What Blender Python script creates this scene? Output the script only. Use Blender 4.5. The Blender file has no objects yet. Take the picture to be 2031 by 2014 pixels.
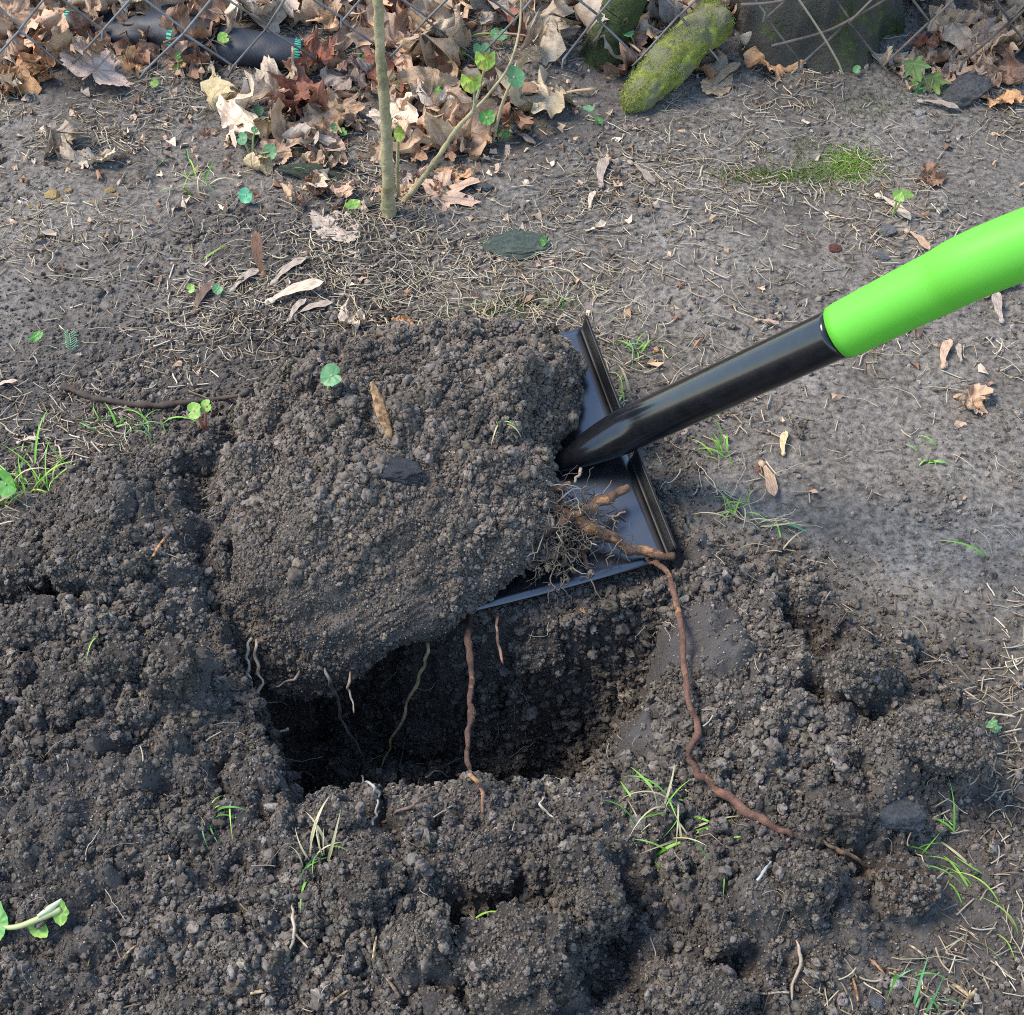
import bpy, math, random
import numpy as np
from mathutils import Vector, Matrix

random.seed(7)
RNG = np.random.default_rng(11)
scene = bpy.context.scene
COL = scene.collection
R = math.radians

# ------------------------------------------------------------------ camera
PITCH = R(48.0)                 # looking down
FOC = 2950.0                    # focal length in photo pixels (photo is 2031 x 2014)
CAM = np.array([0.0, -0.806, 0.895])
cam_d = bpy.data.cameras.new("camera")
cam = bpy.data.objects.new("camera", cam_d)
COL.objects.link(cam)
cam.location = CAM
cam.rotation_euler = (math.pi / 2 - PITCH, 0, 0)
cam_d.sensor_fit = 'HORIZONTAL'
cam_d.angle = 2 * math.atan(1015.5 / FOC)
cam_d.clip_start = 0.02
cam_d.clip_end = 500
scene.camera = cam

# ------------------------------------------------------------------ sky, sun, exposure
SUN_EL, SUN_AZ = R(54), R(-82)        # azimuth from +Y towards +X
world = bpy.data.worlds.new("World")
scene.world = world
world.use_nodes = True
wn = world.node_tree
bg = wn.nodes["Background"]
sky = wn.nodes.new("ShaderNodeTexSky")
sky.sky_type = 'NISHITA'
sky.sun_disc = False
sky.sun_elevation = SUN_EL
sky.sun_rotation = SUN_AZ
sky.air_density = 1.2
sky.dust_density = 0.3
sky.ozone_density = 2.0
wn.links.new(sky.outputs[0], bg.inputs[0])
bg.inputs[1].default_value = 0.115
sun_d = bpy.data.lights.new("sun", 'SUN')
sun_d.energy = 1.5
sun_d.angle = R(24)
sun_d.color = (1.0, 0.90, 0.74)
sun = bpy.data.objects.new("sun", sun_d)
COL.objects.link(sun)
sd = Vector((math.sin(SUN_AZ) * math.cos(SUN_EL), math.cos(SUN_AZ) * math.cos(SUN_EL), math.sin(SUN_EL)))
sun.rotation_euler = sd.to_track_quat('Z', 'Y').to_euler()
sun.location = sd * 5
scene.view_settings.view_transform = 'Standard'
scene.view_settings.look = 'None'
scene.view_settings.exposure = 1.92
scene.view_settings.gamma = 1.0
scene.render.film_transparent = False
scene.cycles.filter_width = 1.0
scene.cycles.use_denoising = False
scene.cycles.max_bounces = 5
scene.cycles.diffuse_bounces = 3

# ------------------------------------------------------------------ photo pixel <-> place
FWD = np.array([0, math.cos(PITCH), -math.sin(PITCH)])
UPV = np.array([0, math.sin(PITCH), math.cos(PITCH)])
RGT = np.array([1.0, 0, 0])
def ray(px, py):
    return FWD + (px - 1015.5) / FOC * RGT + (1007 - py) / FOC * UPV
def on_plane(px, py, z=0.0):
    d = ray(px, py)
    return CAM + d * ((z - CAM[2]) / d[2])
def at_depth(px, py, dep):
    return CAM + ray(px, py) * dep
def at_y(px, py, y):
    d = ray(px, py)
    return CAM + d * ((y - CAM[1]) / d[1])

# ------------------------------------------------------------------ numpy noise
_perm = np.random.default_rng(3).permutation(256)
_perm = np.concatenate([_perm, _perm, _perm])
_grad = np.random.default_rng(4).normal(size=(256, 3))
_grad /= np.linalg.norm(_grad, axis=1)[:, None]
def pn(x, y, z=0.0, seed=0):
    x = np.asarray(x, float) + seed * 17.31; y = np.asarray(y, float) + seed * 5.77; z = np.asarray(z, float) + seed * 3.13 + np.zeros_like(x)
    xi = np.floor(x).astype(int); yi = np.floor(y).astype(int); zi = np.floor(z).astype(int)
    xf = x - xi; yf = y - yi; zf = z - zi
    u = xf**3 * (xf * (xf * 6 - 15) + 10); v = yf**3 * (yf * (yf * 6 - 15) + 10); w = zf**3 * (zf * (zf * 6 - 15) + 10)
    xi &= 255; yi &= 255; zi &= 255
    def g(dx, dy, dz):
        h = _perm[_perm[_perm[(xi + dx) & 255] + ((yi + dy) & 255)] + ((zi + dz) & 255)]
        gr = _grad[h]
        return gr[..., 0] * (xf - dx) + gr[..., 1] * (yf - dy) + gr[..., 2] * (zf - dz)
    def lp(a, b, t): return a + (b - a) * t
    return 1.5 * lp(lp(lp(g(0,0,0), g(1,0,0), u), lp(g(0,1,0), g(1,1,0), u), v),
              lp(lp(g(0,0,1), g(1,0,1), u), lp(g(0,1,1), g(1,1,1), u), v), w)
def fbm(x, y, z=0.0, octv=4, seed=0, gain=0.5):
    a, s, f = 1.0, 0.0, 1.0
    for k in range(octv):
        s = s + a * pn(np.asarray(x) * f, np.asarray(y) * f, np.asarray(z) * f, seed + k)
        a *= gain; f *= 2.03
    return s
def sstep(a, b, x):
    t = np.clip((np.asarray(x, float) - a) / (b - a), 0, 1)
    return t * t * (3 - 2 * t)
def poly_sd(X, Y, poly):
    """signed distance to a closed polygon, positive inside"""
    d2 = np.full(X.shape, 1e9); inside = np.zeros(X.shape, bool)
    n = len(poly)
    for i in range(n):
        ax, ay = poly[i]; bx, by = poly[(i + 1) % n]
        ex, ey = bx - ax, by - ay
        t = np.clip(((X - ax) * ex + (Y - ay) * ey) / (ex * ex + ey * ey + 1e-12), 0, 1)
        d2 = np.minimum(d2, (X - ax - t * ex)**2 + (Y - ay - t * ey)**2)
        c = ((ay > Y) != (by > Y)) & (X < (bx - ax) * (Y - ay) / (by - ay + 1e-12) + ax)
        inside ^= c
    d = np.sqrt(d2)
    return np.where(inside, d, -d)
def line_d(X, Y, pts):
    d2 = np.full(X.shape, 1e9)
    for (ax, ay), (bx, by) in zip(pts[:-1], pts[1:]):
        ex, ey = bx - ax, by - ay
        t = np.clip(((X - ax) * ex + (Y - ay) * ey) / (ex * ex + ey * ey + 1e-12), 0, 1)
        d2 = np.minimum(d2, (X - ax - t * ex)**2 + (Y - ay - t * ey)**2)
    return np.sqrt(d2)
def P2(l, z=0.0):
    return [tuple(on_plane(x, y, z)[:2]) for x, y in l]

# ------------------------------------------------------------------ object helpers
def mesh_obj(name, verts, faces, mat=None, parent=None, smooth=True, loc=None):
    me = bpy.data.meshes.new(name)
    verts = np.asarray(verts, np.float32)
    if isinstance(faces, np.ndarray):
        k = faces.shape[1]
        me.vertices.add(len(verts)); me.vertices.foreach_set("co", verts.ravel())
        me.loops.add(faces.size); me.loops.foreach_set("vertex_index", faces.ravel().astype(np.int32))
        me.polygons.add(len(faces))
        me.polygons.foreach_set("loop_start", np.arange(0, faces.size, k, dtype=np.int32))
        me.update(calc_edges=True); me.validate()
    else:
        me.from_pydata([tuple(map(float, v)) for v in verts], [], faces)
    if smooth and len(me.polygons):
        me.polygons.foreach_set("use_smooth", np.ones(len(me.polygons), bool))
    if mat: me.materials.append(mat)
    o = bpy.data.objects.new(name, me)
    COL.objects.link(o)
    if parent is not None: o.parent = parent
    if loc is not None: o.location = loc
    return o
def fattr(o, name, vals):
    a = o.data.attributes.new(name, 'FLOAT', 'POINT')
    a.data.foreach_set("value", np.asarray(vals, np.float32))
def tag(o, label=None, cat=None, group=None, kind=None):
    if label: o["label"] = label
    if cat: o["category"] = cat
    if group: o["group"] = group
    if kind: o["kind"] = kind
    return o
def empty(name, loc, label, cat, group=None):
    o = bpy.data.objects.new(name, None)
    o.empty_display_size = 0.02
    COL.objects.link(o); o.location = loc
    return tag(o, label, cat, group)
def smooth_path(pts, n):
    """Catmull-Rom through pts, n samples"""
    p = np.asarray(pts, float)
    p = np.vstack([2 * p[0] - p[1], p, 2 * p[-1] - p[-2]])
    m = len(p) - 3
    out = []
    for t in np.linspace(0, m - 1e-6, n):
        i = int(t); f = t - i
        a, b, c, d = p[i], p[i + 1], p[i + 2], p[i + 3]
        out.append(0.5 * ((2 * b) + (c - a) * f + (2 * a - 5 * b + 4 * c - d) * f * f + (3 * b - a - 3 * c + d) * f**3))
    return np.array(out)
def tube(path, radii, sides=8, rough=0.0, seed=0, cap=True, freq=120.0, flat=1.0):
    """tube round a path -> verts, faces"""
    path = np.asarray(path, float); n = len(path)
    radii = np.broadcast_to(np.asarray(radii, float), (n,)) if np.ndim(radii) < 2 else radii
    tan = np.gradient(path, axis=0); tan /= np.linalg.norm(tan, axis=1)[:, None] + 1e-12
    ref = np.array([0, 0, 1.0]) if abs(tan[0][2]) < 0.9 else np.array([1.0, 0, 0])
    u = np.cross(tan[0], ref); u /= np.linalg.norm(u)
    V = []
    ang = np.linspace(0, 2 * math.pi, sides, endpoint=False)
    for i in range(n):
        u = u - tan[i] * np.dot(u, tan[i]); u /= np.linalg.norm(u) + 1e-12
        w = np.cross(tan[i], u)
        ring = path[i] + radii[i] * (np.cos(ang)[:, None] * u + flat * np.sin(ang)[:, None] * w)
        if rough:
            nz = fbm(ring[:, 0] * freq, ring[:, 1] * freq, ring[:, 2] * freq, 3, seed)
            ring = path[i] + (ring - path[i]) * (1 + rough * nz)[:, None]
        V.append(ring)
    V = np.vstack(V)
    F = []
    for i in range(n - 1):
        for j in range(sides):
            a = i * sides + j; b = i * sides + (j + 1) % sides
            F.append((a, b, b + sides, a + sides))
    if cap:
        F.append(tuple(range(sides))[::-1]); F.append(tuple(range((n - 1) * sides, n * sides)))
    return V, F
def join(parts):
    V, F, o = [], [], 0
    for v, f in parts:
        V.append(np.asarray(v)); F += [tuple(i + o for i in q) for q in f]; o += len(v)
    return np.vstack(V), F
_ico = {}
def ico(sub):
    if sub not in _ico:
        import bmesh
        bm = bmesh.new(); bmesh.ops.create_icosphere(bm, subdivisions=sub, radius=1.0)
        bm.verts.ensure_lookup_table()
        _ico[sub] = (np.array([v.co[:] for v in bm.verts]), np.array([[v.index for v in f.verts] for f in bm.faces]))
        bm.free()
    return _ico[sub][0].copy(), _ico[sub][1]
def rotm(rx, ry, rz):
    return np.array(Matrix.Rotation(rz, 3, 'Z') @ Matrix.Rotation(ry, 3, 'Y') @ Matrix.Rotation(rx, 3, 'X'))

# ------------------------------------------------------------------ materials
class NT:
    def __init__(s, name, rough=0.9, spec=0.3):
        s.m = bpy.data.materials.new(name); s.m.use_nodes = True
        s.t = s.m.node_tree; s.b = s.t.nodes["Principled BSDF"]
        s.b.inputs["Roughness"].default_value = rough
        s.b.inputs["Specular IOR Level"].default_value = spec
    def n(s, typ, **kw):
        nd = s.t.nodes.new(typ)
        for k, v in kw.items():
            if k.startswith("i_"):
                key = k[2:]; key = int(key) if key.isdigit() else key
                nd.inputs[key].default_value = v
            else: setattr(nd, k, v)
        return nd
    def l(s, a, b): s.t.links.new(a, b)
    def coord(s, obj=True): return s.n("ShaderNodeTexCoord").outputs["Object" if obj else "Generated"]
    def noise(s, scale, vec=None, detail=4, rough=0.6):
        nd = s.n("ShaderNodeTexNoise"); nd.inputs["Scale"].default_value = scale; nd.inputs["Detail"].default_value = detail
        nd.inputs["Roughness"].default_value = rough
        s.l(vec if vec is not None else s.coord(), nd.inputs["Vector"]); return nd.outputs["Fac"]
    def ramp(s, fac, stops):
        nd = s.n("ShaderNodeValToRGB"); r = nd.color_ramp
        while len(r.elements) < len(stops): r.elements.new(0.5)
        for e, (p, c) in zip(r.elements, stops):
            e.position = p; e.color = tuple(c) + (1,) if len(c) == 3 else c
        s.l(fac, nd.inputs[0]); return nd.outputs[0]
    def mix(s, a, b, fac, mode='MIX'):
        nd = s.n("ShaderNodeMix", data_type='RGBA', blend_type=mode)
        for sock, v in ((6, a), (7, b)):
            if isinstance(v, tuple): nd.inputs[sock].default_value = v + (1,) if len(v) == 3 else v
            else: s.l(v, nd.inputs[sock])
        if isinstance(fac, (int, float)): nd.inputs[0].default_value = fac
        else: s.l(fac, nd.inputs[0])
        return nd.outputs[2]
    def math(s, op, a, b=0.0, clamp=False):
        nd = s.n("ShaderNodeMath", operation=op, use_clamp=clamp)
        for i, v in enumerate((a, b)):
            if isinstance(v, (int, float)): nd.inputs[i].default_value = v
            else: s.l(v, nd.inputs[i])
        return nd.outputs[0]
    def attr(s, name, inst=False, out="Fac"):
        return s.n("ShaderNodeAttribute", attribute_name=name, attribute_type='INSTANCER' if inst else 'GEOMETRY').outputs[out]
    def objcol(s): return s.n("ShaderNodeObjectInfo").outputs["Color"]
    def objrand(s): return s.n("ShaderNodeObjectInfo").outputs["Random"]
    def color(s, c):
        if isinstance(c, tuple): s.b.inputs["Base Color"].default_value = c + (1,) if len(c) == 3 else c
        else: s.l(c, s.b.inputs["Base Color"])
    def bump(s, h, strength=0.5, dist=0.002):
        nd = s.n("ShaderNodeBump"); nd.inputs["Strength"].default_value = strength; nd.inputs["Distance"].default_value = dist
        s.l(h, nd.inputs["Height"]); s.l(nd.outputs[0], s.b.inputs["Normal"])

SOIL_DARK = (0.050, 0.042, 0.036)
SOIL_MID = (0.100, 0.085, 0.073)
SOIL_PALE = (0.15, 0.128, 0.11)
def soil_color(k, vec):
    f = k.noise(55, vec, 5, 0.65)
    return k.ramp(f, [(0.30, SOIL_DARK), (0.52, SOIL_MID), (0.78, SOIL_PALE)])
# ------------------------------------------------------------------ blade frame (the ground gives way under the spade)
pA = on_plane(1150, 655, 0.066); pB = on_plane(1325, 1112, 0.008)
Wv = pB - pA; BW = np.linalg.norm(Wv); Wv = Wv / BW          # far -> near across the tread
Lv = np.array([-1.0, -0.28, -0.13]); Lv -= Wv * np.dot(Lv, Wv); Lv /= np.linalg.norm(Lv)   # tread -> tip
Nv = np.cross(Lv, Wv); Nv = Nv if Nv[2] > 0 else -Nv
pM = 0.5 * (pA + pB)
def BF(l, w, h):
    """blade frame -> place"""
    l = np.asarray(l, float)[..., None]; w = np.asarray(w, float)[..., None]; h = np.asarray(h, float)[..., None]
    return pM + l * Lv + w * Wv + h * Nv
# ------------------------------------------------------------------ the ground
k = NT("ground_soil", 0.93, 0.25)
co = k.coord()
dugc = soil_color(k, co)
f1 = k.noise(9, co, 6, 0.6); f2 = k.noise(160, co, 5, 0.7)
packed = k.ramp(f1, [(0.3, (0.135, 0.113, 0.092)), (0.55, (0.215, 0.186, 0.156)), (0.8, (0.30, 0.266, 0.228))])
packed = k.mix(packed, k.ramp(f2, [(0.34, (0.30, 0.28, 0.26)), (0.5, (0.90, 0.90, 0.90)), (0.70, (1.6, 1.58, 1.56))]), 1.0, 'MULTIPLY')
base = k.mix(packed, dugc, k.math('MAXIMUM', k.attr("dug"), k.attr("damp")))
smear = k.mix((0.105, 0.092, 0.086), (0.07, 0.06, 0.054), k.noise(40, co, 4))
base = k.mix(base, smear, k.attr("smear"))
k.color(base)
sm_r = k.math('SUBTRACT', 0.95, k.math('MULTIPLY', k.attr("smear"), 0.38)); k.l(sm_r, k.b.inputs["Roughness"])
nb = k.math('ADD', k.noise(300, co, 6, 0.75), k.math('MULTIPLY', k.noise(70, co, 4, 0.6), 1.6))
k.bump(nb, 0.8, 0.0045)
M_GROUND = k.m

k = NT("soil_crumb", 0.95, 0.2)
co = k.coord()
c0 = k.ramp(k.noise(1.8, co, 3, 0.6), [(0.3, (0.6, 0.6, 0.6)), (0.7, (1.35, 1.32, 1.28))])
k.color(k.mix(k.attr("col", True, "Color"), c0, 1.0, 'MULTIPLY'))
k.bump(k.noise(6, co, 5, 0.7), 0.6, 0.0006)
M_CRUMB = k.m

k = NT("clod_soil", 0.95, 0.2)
co = k.coord()
cc = k.ramp(k.noise(60, co, 6, 0.68), [(0.3, (0.062, 0.053, 0.045)), (0.52, (0.118, 0.101, 0.086)), (0.78, (0.185, 0.162, 0.140))])
k.color(k.mix(cc, k.objcol(), 1.0, 'MULTIPLY'))
k.bump(k.math('ADD', k.noise(420, co, 5, 0.75), k.math('MULTIPLY', k.noise(120, co, 4, 0.6), 1.4)), 0.9, 0.003)
M_CLOD = k.m
k = NT("loose_clod_soil", 0.95, 0.2)
co = k.coord()
cc = k.ramp(k.noise(2.6, co, 8, 0.72), [(0.3, (0.062, 0.053, 0.045)), (0.52, (0.118, 0.101, 0.086)), (0.78, (0.185, 0.162, 0.140))])
k.color(k.mix(cc, k.objcol(), 1.0, 'MULTIPLY'))
k.bump(k.math('ADD', k.noise(13, co, 8, 0.8), k.math('MULTIPLY', k.noise(4.5, co, 6, 0.7), 1.6)), 1.0, 0.006)
M_CLOD2 = k.m

DUG = P2([(-500, 1150), (0, 1010), (190, 930), (300, 850), (450, 830), (560, 735), (700, 672), (860, 662), (1010, 640), (1130, 660), (1260, 820), (1330, 960),
          (1390, 1040), (1480, 1085), (1620, 1120), (1720, 1200), (1890, 1260), (1985, 1400), (2010, 1500), (1900, 1600), (1840, 1660), (1860, 1760), (1800, 1850), (1700, 1930), (1640, 2040), (1640, 2400), (-500, 2400)], 0.02)
HOLE = P2([(440, 1170), (452, 1260), (492, 1390), (540, 1530), (600, 1612), (720, 1572), (860, 1545), (1000, 1560), (1130, 1575), (1220, 1530),
           (1300, 1410), (1380, 1240), (1350, 1150), (1150, 1170), (900, 1150), (650, 1100), (500, 1080)], 0.015)
STEP = 0.0025
fx = np.arange(-0.70, 0.70001, STEP); fy = np.arange(-0.50, 0.95001, STEP)
def outer(a, sign, n=26):
    s = STEP; out = []
    for i in range(n):
        s *= 1.42; a = a + sign * s; out.append(a)
    return out
gx = np.array(sorted(outer(fx[0], -1)) + list(fx) + outer(fx[-1], 1))
gy = np.array(sorted(outer(fy[0], -1)) + list(fy) + outer(fy[-1], 1))
X, Y = np.meshgrid(gx, gy)
wx = X + 0.012 * fbm(X * 22, Y * 22, 0, 3, 21); wy = Y + 0.012 * fbm(X * 22, Y * 22, 0, 3, 31)
sd_dug = poly_sd(wx, wy, DUG)
dug = sstep(-0.012, 0.022, sd_dug + 0.012 * fbm(X * 60, Y * 60, 0, 3, 5))
near = sstep(-0.16, 0.0, sd_dug)
H = 0.006 * fbm(X * 5, Y * 5, 0, 3, 1) + (0.0016 * fbm(X * 45, Y * 45, 0, 4, 2) + 0.0009 * fbm(X * 160, Y * 160, 0, 2, 9))
MOUNDS = [(250, 1130, .12, .10, .038), (120, 1400, .13, .11, .030), (330, 1000, .10, .07, .030), (500, 880, .10, .06, .034), (740, 770, .13, .055, .048),
          (1000, 720, .09, .05, .040), (200, 1700, .16, .11, .018), (850, 1760, .15, .07, .022), (1500, 1340, .09, .11, .040), (1790, 1440, .08, .07, .040),
          (1480, 1690, .10, .07, .026), (1010, 1610, .09, .04, .020), (640, 1610, .05, .04, .014), (1380, 1080, .05, .06, .018)]
for px, py, rx, ry, h in MOUNDS:
    c = on_plane(px, py, 0.02)
    H += dug * h * np.exp(-(((X - c[0]) / rx)**2 + ((Y - c[1]) / ry)**2) * 1.3)
H += dug * (0.010 * fbm(X * 16, Y * 16, 0, 4, 40) + 0.011 * np.abs(fbm(X * 30, Y * 30, 0, 3, 43)) + 0.0022 * fbm(X * 110, Y * 110, 0, 3, 47))
crev = np.exp(-(fbm(X * 15, Y * 15, 0, 3, 51) / 0.075)**2) * sstep(-0.2, 0.35, fbm(X * 6, Y * 6, 0, 2, 55)) + 0.6 * np.exp(-(fbm(X * 33, Y * 33, 0, 3, 53) / 0.08)**2) * sstep(-0.1, 0.4, fbm(X * 9, Y * 9, 0, 2, 57))
H -= dug * 0.016 * crev
# medium lumps heaped into the dug soil
ix0 = int(np.searchsorted(gx, fx[0] - 1e-9)); iy0 = int(np.searchsorted(gy, fy[0] - 1e-9))
bumpf = np.zeros_like(H)
for q in range(2600):
    cx = RNG.uniform(-0.6, 0.6); cy = RNG.uniform(-0.47, 0.30)
    j = ix0 + int((cx - fx[0]) / STEP); i = iy0 + int((cy - fy[0]) / STEP)
    if RNG.random() > dug[i, j]: continue
    r = min(0.022, 0.0050 * math.exp(0.55 * RNG.normal())) + 0.003
    m = int(r / STEP) + 2
    sl = (slice(max(i - m, 0), i + m + 1), slice(max(j - m, 0), j + m + 1))
    a = RNG.uniform(0, 3.14); e = RNG.uniform(0.65, 1.0)
    dx = wx[sl] * 0.35 + X[sl] * 0.65 - cx; dy = wy[sl] * 0.35 + Y[sl] * 0.65 - cy
    u = dx * math.cos(a) + dy * math.sin(a); v = (-dx * math.sin(a) + dy * math.cos(a)) / e
    dd = (u * u + v * v) / (r * r)
    bumpf[sl] = np.maximum(bumpf[sl], r * RNG.uniform(0.5, 0.95) * np.sqrt(np.clip(1 - dd, 0, 1)))
H += bumpf * dug
# the hole: steep cut sides, gentler on the spade-cut face
sd_h = poly_sd(X + 0.013 * fbm(X * 30, Y * 30, 0, 3, 60), Y + 0.013 * fbm(X * 30, Y * 30, 0, 3, 66), HOLE)
ca = on_plane(1380, 1240, 0.015); cb = on_plane(1180, 1560, 0.015)
right = sstep(0.10, 0.02, line_d(X, Y, [tuple(ca[:2]), tuple(cb[:2])]))
wid = 0.036 + 0.050 * right
prof = sstep(0, 1, sd_h / wid) * 0.55 + np.clip(sd_h / wid, 0, 1) * 0.45
depth = 0.215 * prof + 0.050 * prof * fbm(X * 15, Y * 15, 0, 4, 71) + 0.020 * prof * fbm(X * 50, Y * 60, 0, 3, 77)
H = H * (1 - 0.75 * prof) - depth
# cracks and pits between clods
CRACKS = [([(1590, 1225), (1630, 1268), (1664, 1331), (1690, 1352)], .010, .035), ([(1601, 1389), (1660, 1420), (1722, 1447), (1770, 1480)], .009, .035),
          ([(1832, 1278), (1900, 1335)], .009, .025), ([(90, 1140), (122, 1207), (175, 1202)], .008, .024), ([(0, 1180), (40, 1205), (110, 1195)], .006, .02),
          ([(395, 950), (405, 1010), (415, 1080), (440, 1190)], .009, .022), ([(1240, 1740), (1235, 1850), (1190, 1920)], .012, .03),
          ([(880, 1780), (930, 1800), (975, 1770)], .014, .045), ([(745, 1755), (770, 1740)], .010, .025), ([(1700, 1690), (1740, 1710)], .012, .025)]
for pts, w, dp in CRACKS:
    dl = line_d(wx, wy, P2(pts, 0.03))
    H -= dp * np.exp(-(dl / w)**2) * dug
# smeared, spade-polished soil
SMEAR = [(1410, 1330, .034, .040), (1370, 1130, .022, .018), (1265, 1430, .016, .045), (1530, 1190, .022, .012), (1330, 1290, .016, .03)]
smear = np.zeros_like(H)
for px, py, rx, ry in SMEAR:
    c = on_plane(px, py, 0.0)
    smear = np.maximum(smear, sstep(1.25, 0.6, np.sqrt(((X - c[0]) / rx)**2 + ((Y - c[1]) / ry)**2) + 0.35 * fbm(X * 70, Y * 70, 0, 3, 81)))
smear *= dug
# darker, half-turned soil beside the dug patch, mostly on its left
cq_ = on_plane(1880, 1880, 0)
damp = np.clip(sstep(-0.34, -0.05, sd_dug) * sstep(0.0, -0.24, X) * (0.85 + 0.9 * fbm(X * 7, Y * 7, 0, 4, 150)) + 0.9 * np.exp(-((X - cq_[0]) / 0.09)**2 - ((Y - cq_[1]) / 0.12)**2) + sstep(-0.07, 0.0, sd_dug) * 0.6
               + 0.55 * sstep(0.1, 0.5, fbm(X * 4, Y * 4, 0, 4, 155)), 0, 0.85) * (1 - dug)
# bank up to the leaves at the fence
H += 0.012 * sstep(0.52, 0.70, Y)
far = np.hypot(X, Y)
H = np.where(far > 2.0, H * 0.3, H)
lbl = ((X - pM[0]) * Lv[0] + (Y - pM[1]) * Lv[1]) / (Lv[0]**2 + Lv[1]**2); wbl = ((X - pM[0]) * Wv[0] + (Y - pM[1]) * Wv[1]) / (Wv[0]**2 + Wv[1]**2)
zbl = pM[2] + lbl * Lv[2] + wbl * Wv[2]
inb = sstep(-0.030, -0.006, lbl) * sstep(0.26, 0.20, lbl) * sstep(BW / 2 + 0.030, BW / 2 + 0.006, np.abs(wbl))
H = np.where(inb > 0, np.minimum(H, H * (1 - inb) + inb * (np.minimum(zbl - 0.014, H))), H)
def hz(x, y):
    """terrain height, bilinear"""
    x = np.asarray(x, float); y = np.asarray(y, float)
    j = np.clip(np.searchsorted(gx, x) - 1, 0, len(gx) - 2); i = np.clip(np.searchsorted(gy, y) - 1, 0, len(gy) - 2)
    u = (x - gx[j]) / (gx[j + 1] - gx[j]); v = (y - gy[i]) / (gy[i + 1] - gy[i])
    return (H[i, j] * (1 - u) + H[i, j + 1] * u) * (1 - v) + (H[i + 1, j] * (1 - u) + H[i + 1, j + 1] * u) * v
def samp(F, x, y):
    j = np.clip(np.searchsorted(gx, x), 0, len(gx) - 1); i = np.clip(np.searchsorted(gy, y), 0, len(gy) - 1)
    return F[i, j]
def hn(x, y, e=0.005):
    n = np.stack([-(hz(x + e, y) - hz(x - e, y)) / (2 * e), -(hz(x, y + e) - hz(x, y - e)) / (2 * e), np.ones_like(np.asarray(x, float))], -1)
    return n / np.linalg.norm(n, axis=-1, keepdims=True)
def G(px, py, dz=0.0):
    """the point of the ground that the photo shows at a pixel"""
    d = ray(px, py); t = np.linspace(0.55, 2.6, 900)
    p = CAM + t[:, None] * d
    below = p[:, 2] < hz(p[:, 0], p[:, 1])
    i = int(np.argmax(below)) if below.any() else 899
    q = p[max(i - 1, 0)]; q2 = p[i]
    m = 0.5 * (q + q2); m[2] = float(hz(m[0], m[1])) + dz
    return m
ny_, nx_ = H.shape
idx = np.arange(ny_ * nx_).reshape(ny_, nx_)
faces = np.stack([idx[:-1, :-1], idx[:-1, 1:], idx[1:, 1:], idx[1:, :-1]], -1).reshape(-1, 4)
ground = mesh_obj("ground", np.stack([X, Y, H], -1).reshape(-1, 3), faces, M_GROUND)
fattr(ground, "dug", dug.ravel()); fattr(ground, "smear", smear.ravel()); fattr(ground, "damp", damp.ravel())
tag(ground, "grey packed garden soil with a dark dug-over patch and hole", kind="structure")

# ------------------------------------------------------------------ instanced stuff (crumbs, needles)
def gn_scatter(name, pts, rot, scl, idx, col, protos, mat, label, parent=None):
    me = bpy.data.meshes.new(name)
    me.vertices.add(len(pts)); me.vertices.foreach_set("co", np.asarray(pts, np.float32).ravel())
    for nm, typ, key, val in (("rot", 'FLOAT_VECTOR', "vector", rot), ("scl", 'FLOAT_VECTOR', "vector", scl), ("idx", 'INT', "value", idx), ("col", 'FLOAT_COLOR', "color", col)):
        a = me.attributes.new(nm, typ, 'POINT')
        a.data.foreach_set(key, np.ascontiguousarray(val, np.int32 if typ == 'INT' else np.float32).ravel())
    me.materials.append(mat)
    o = bpy.data.objects.new(name, me); COL.objects.link(o)
    if parent is not None: o.parent = parent
    tag(o, label, kind="stuff")
    ng = bpy.data.node_groups.new(name + "_nodes", 'GeometryNodeTree')
    ng.interface.new_socket("Geometry", in_out='INPUT', socket_type='NodeSocketGeometry')
    ng.interface.new_socket("Geometry", in_out='OUTPUT', socket_type='NodeSocketGeometry')
    N = ng.nodes; Lk = ng.links
    gi = N.new("NodeGroupInput"); go = N.new("NodeGroupOutput")
    jn = N.new("GeometryNodeJoinGeometry")
    for pr in protos[::-1]:
        out = pr(N, Lk)
        sm = N.new("GeometryNodeSetShadeSmooth"); Lk.new(out, sm.inputs[0])
        ms = N.new("GeometryNodeSetMaterial"); ms.inputs["Material"].default_value = mat
        Lk.new(sm.outputs[0], ms.inputs["Geometry"])
        gt = N.new("GeometryNodeGeometryToInstance"); Lk.new(ms.outputs[0], gt.inputs[0])
        Lk.new(gt.outputs[0], jn.inputs[0])
    ip = N.new("GeometryNodeInstanceOnPoints")
    ip.inputs["Pick Instance"].default_value = True
    def na(nm, typ):
        nd = N.new("GeometryNodeInputNamedAttribute"); nd.data_type = typ; nd.inputs["Name"].default_value = nm
        return nd.outputs[0]
    Lk.new(gi.outputs[0], ip.inputs["Points"]); Lk.new(jn.outputs[0], ip.inputs["Instance"])
    Lk.new(na("idx", 'INT'), ip.inputs["Instance Index"])
    er = N.new("FunctionNodeEulerToRotation"); Lk.new(na("rot", 'FLOAT_VECTOR'), er.inputs[0])
    Lk.new(er.outputs[0], ip.inputs["Rotation"]); Lk.new(na("scl", 'FLOAT_VECTOR'), ip.inputs["Scale"])
    Lk.new(ip.outputs[0], go.inputs[0])
    md = o.modifiers.new("scatter", 'NODES'); md.node_group = ng
    return o
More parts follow.
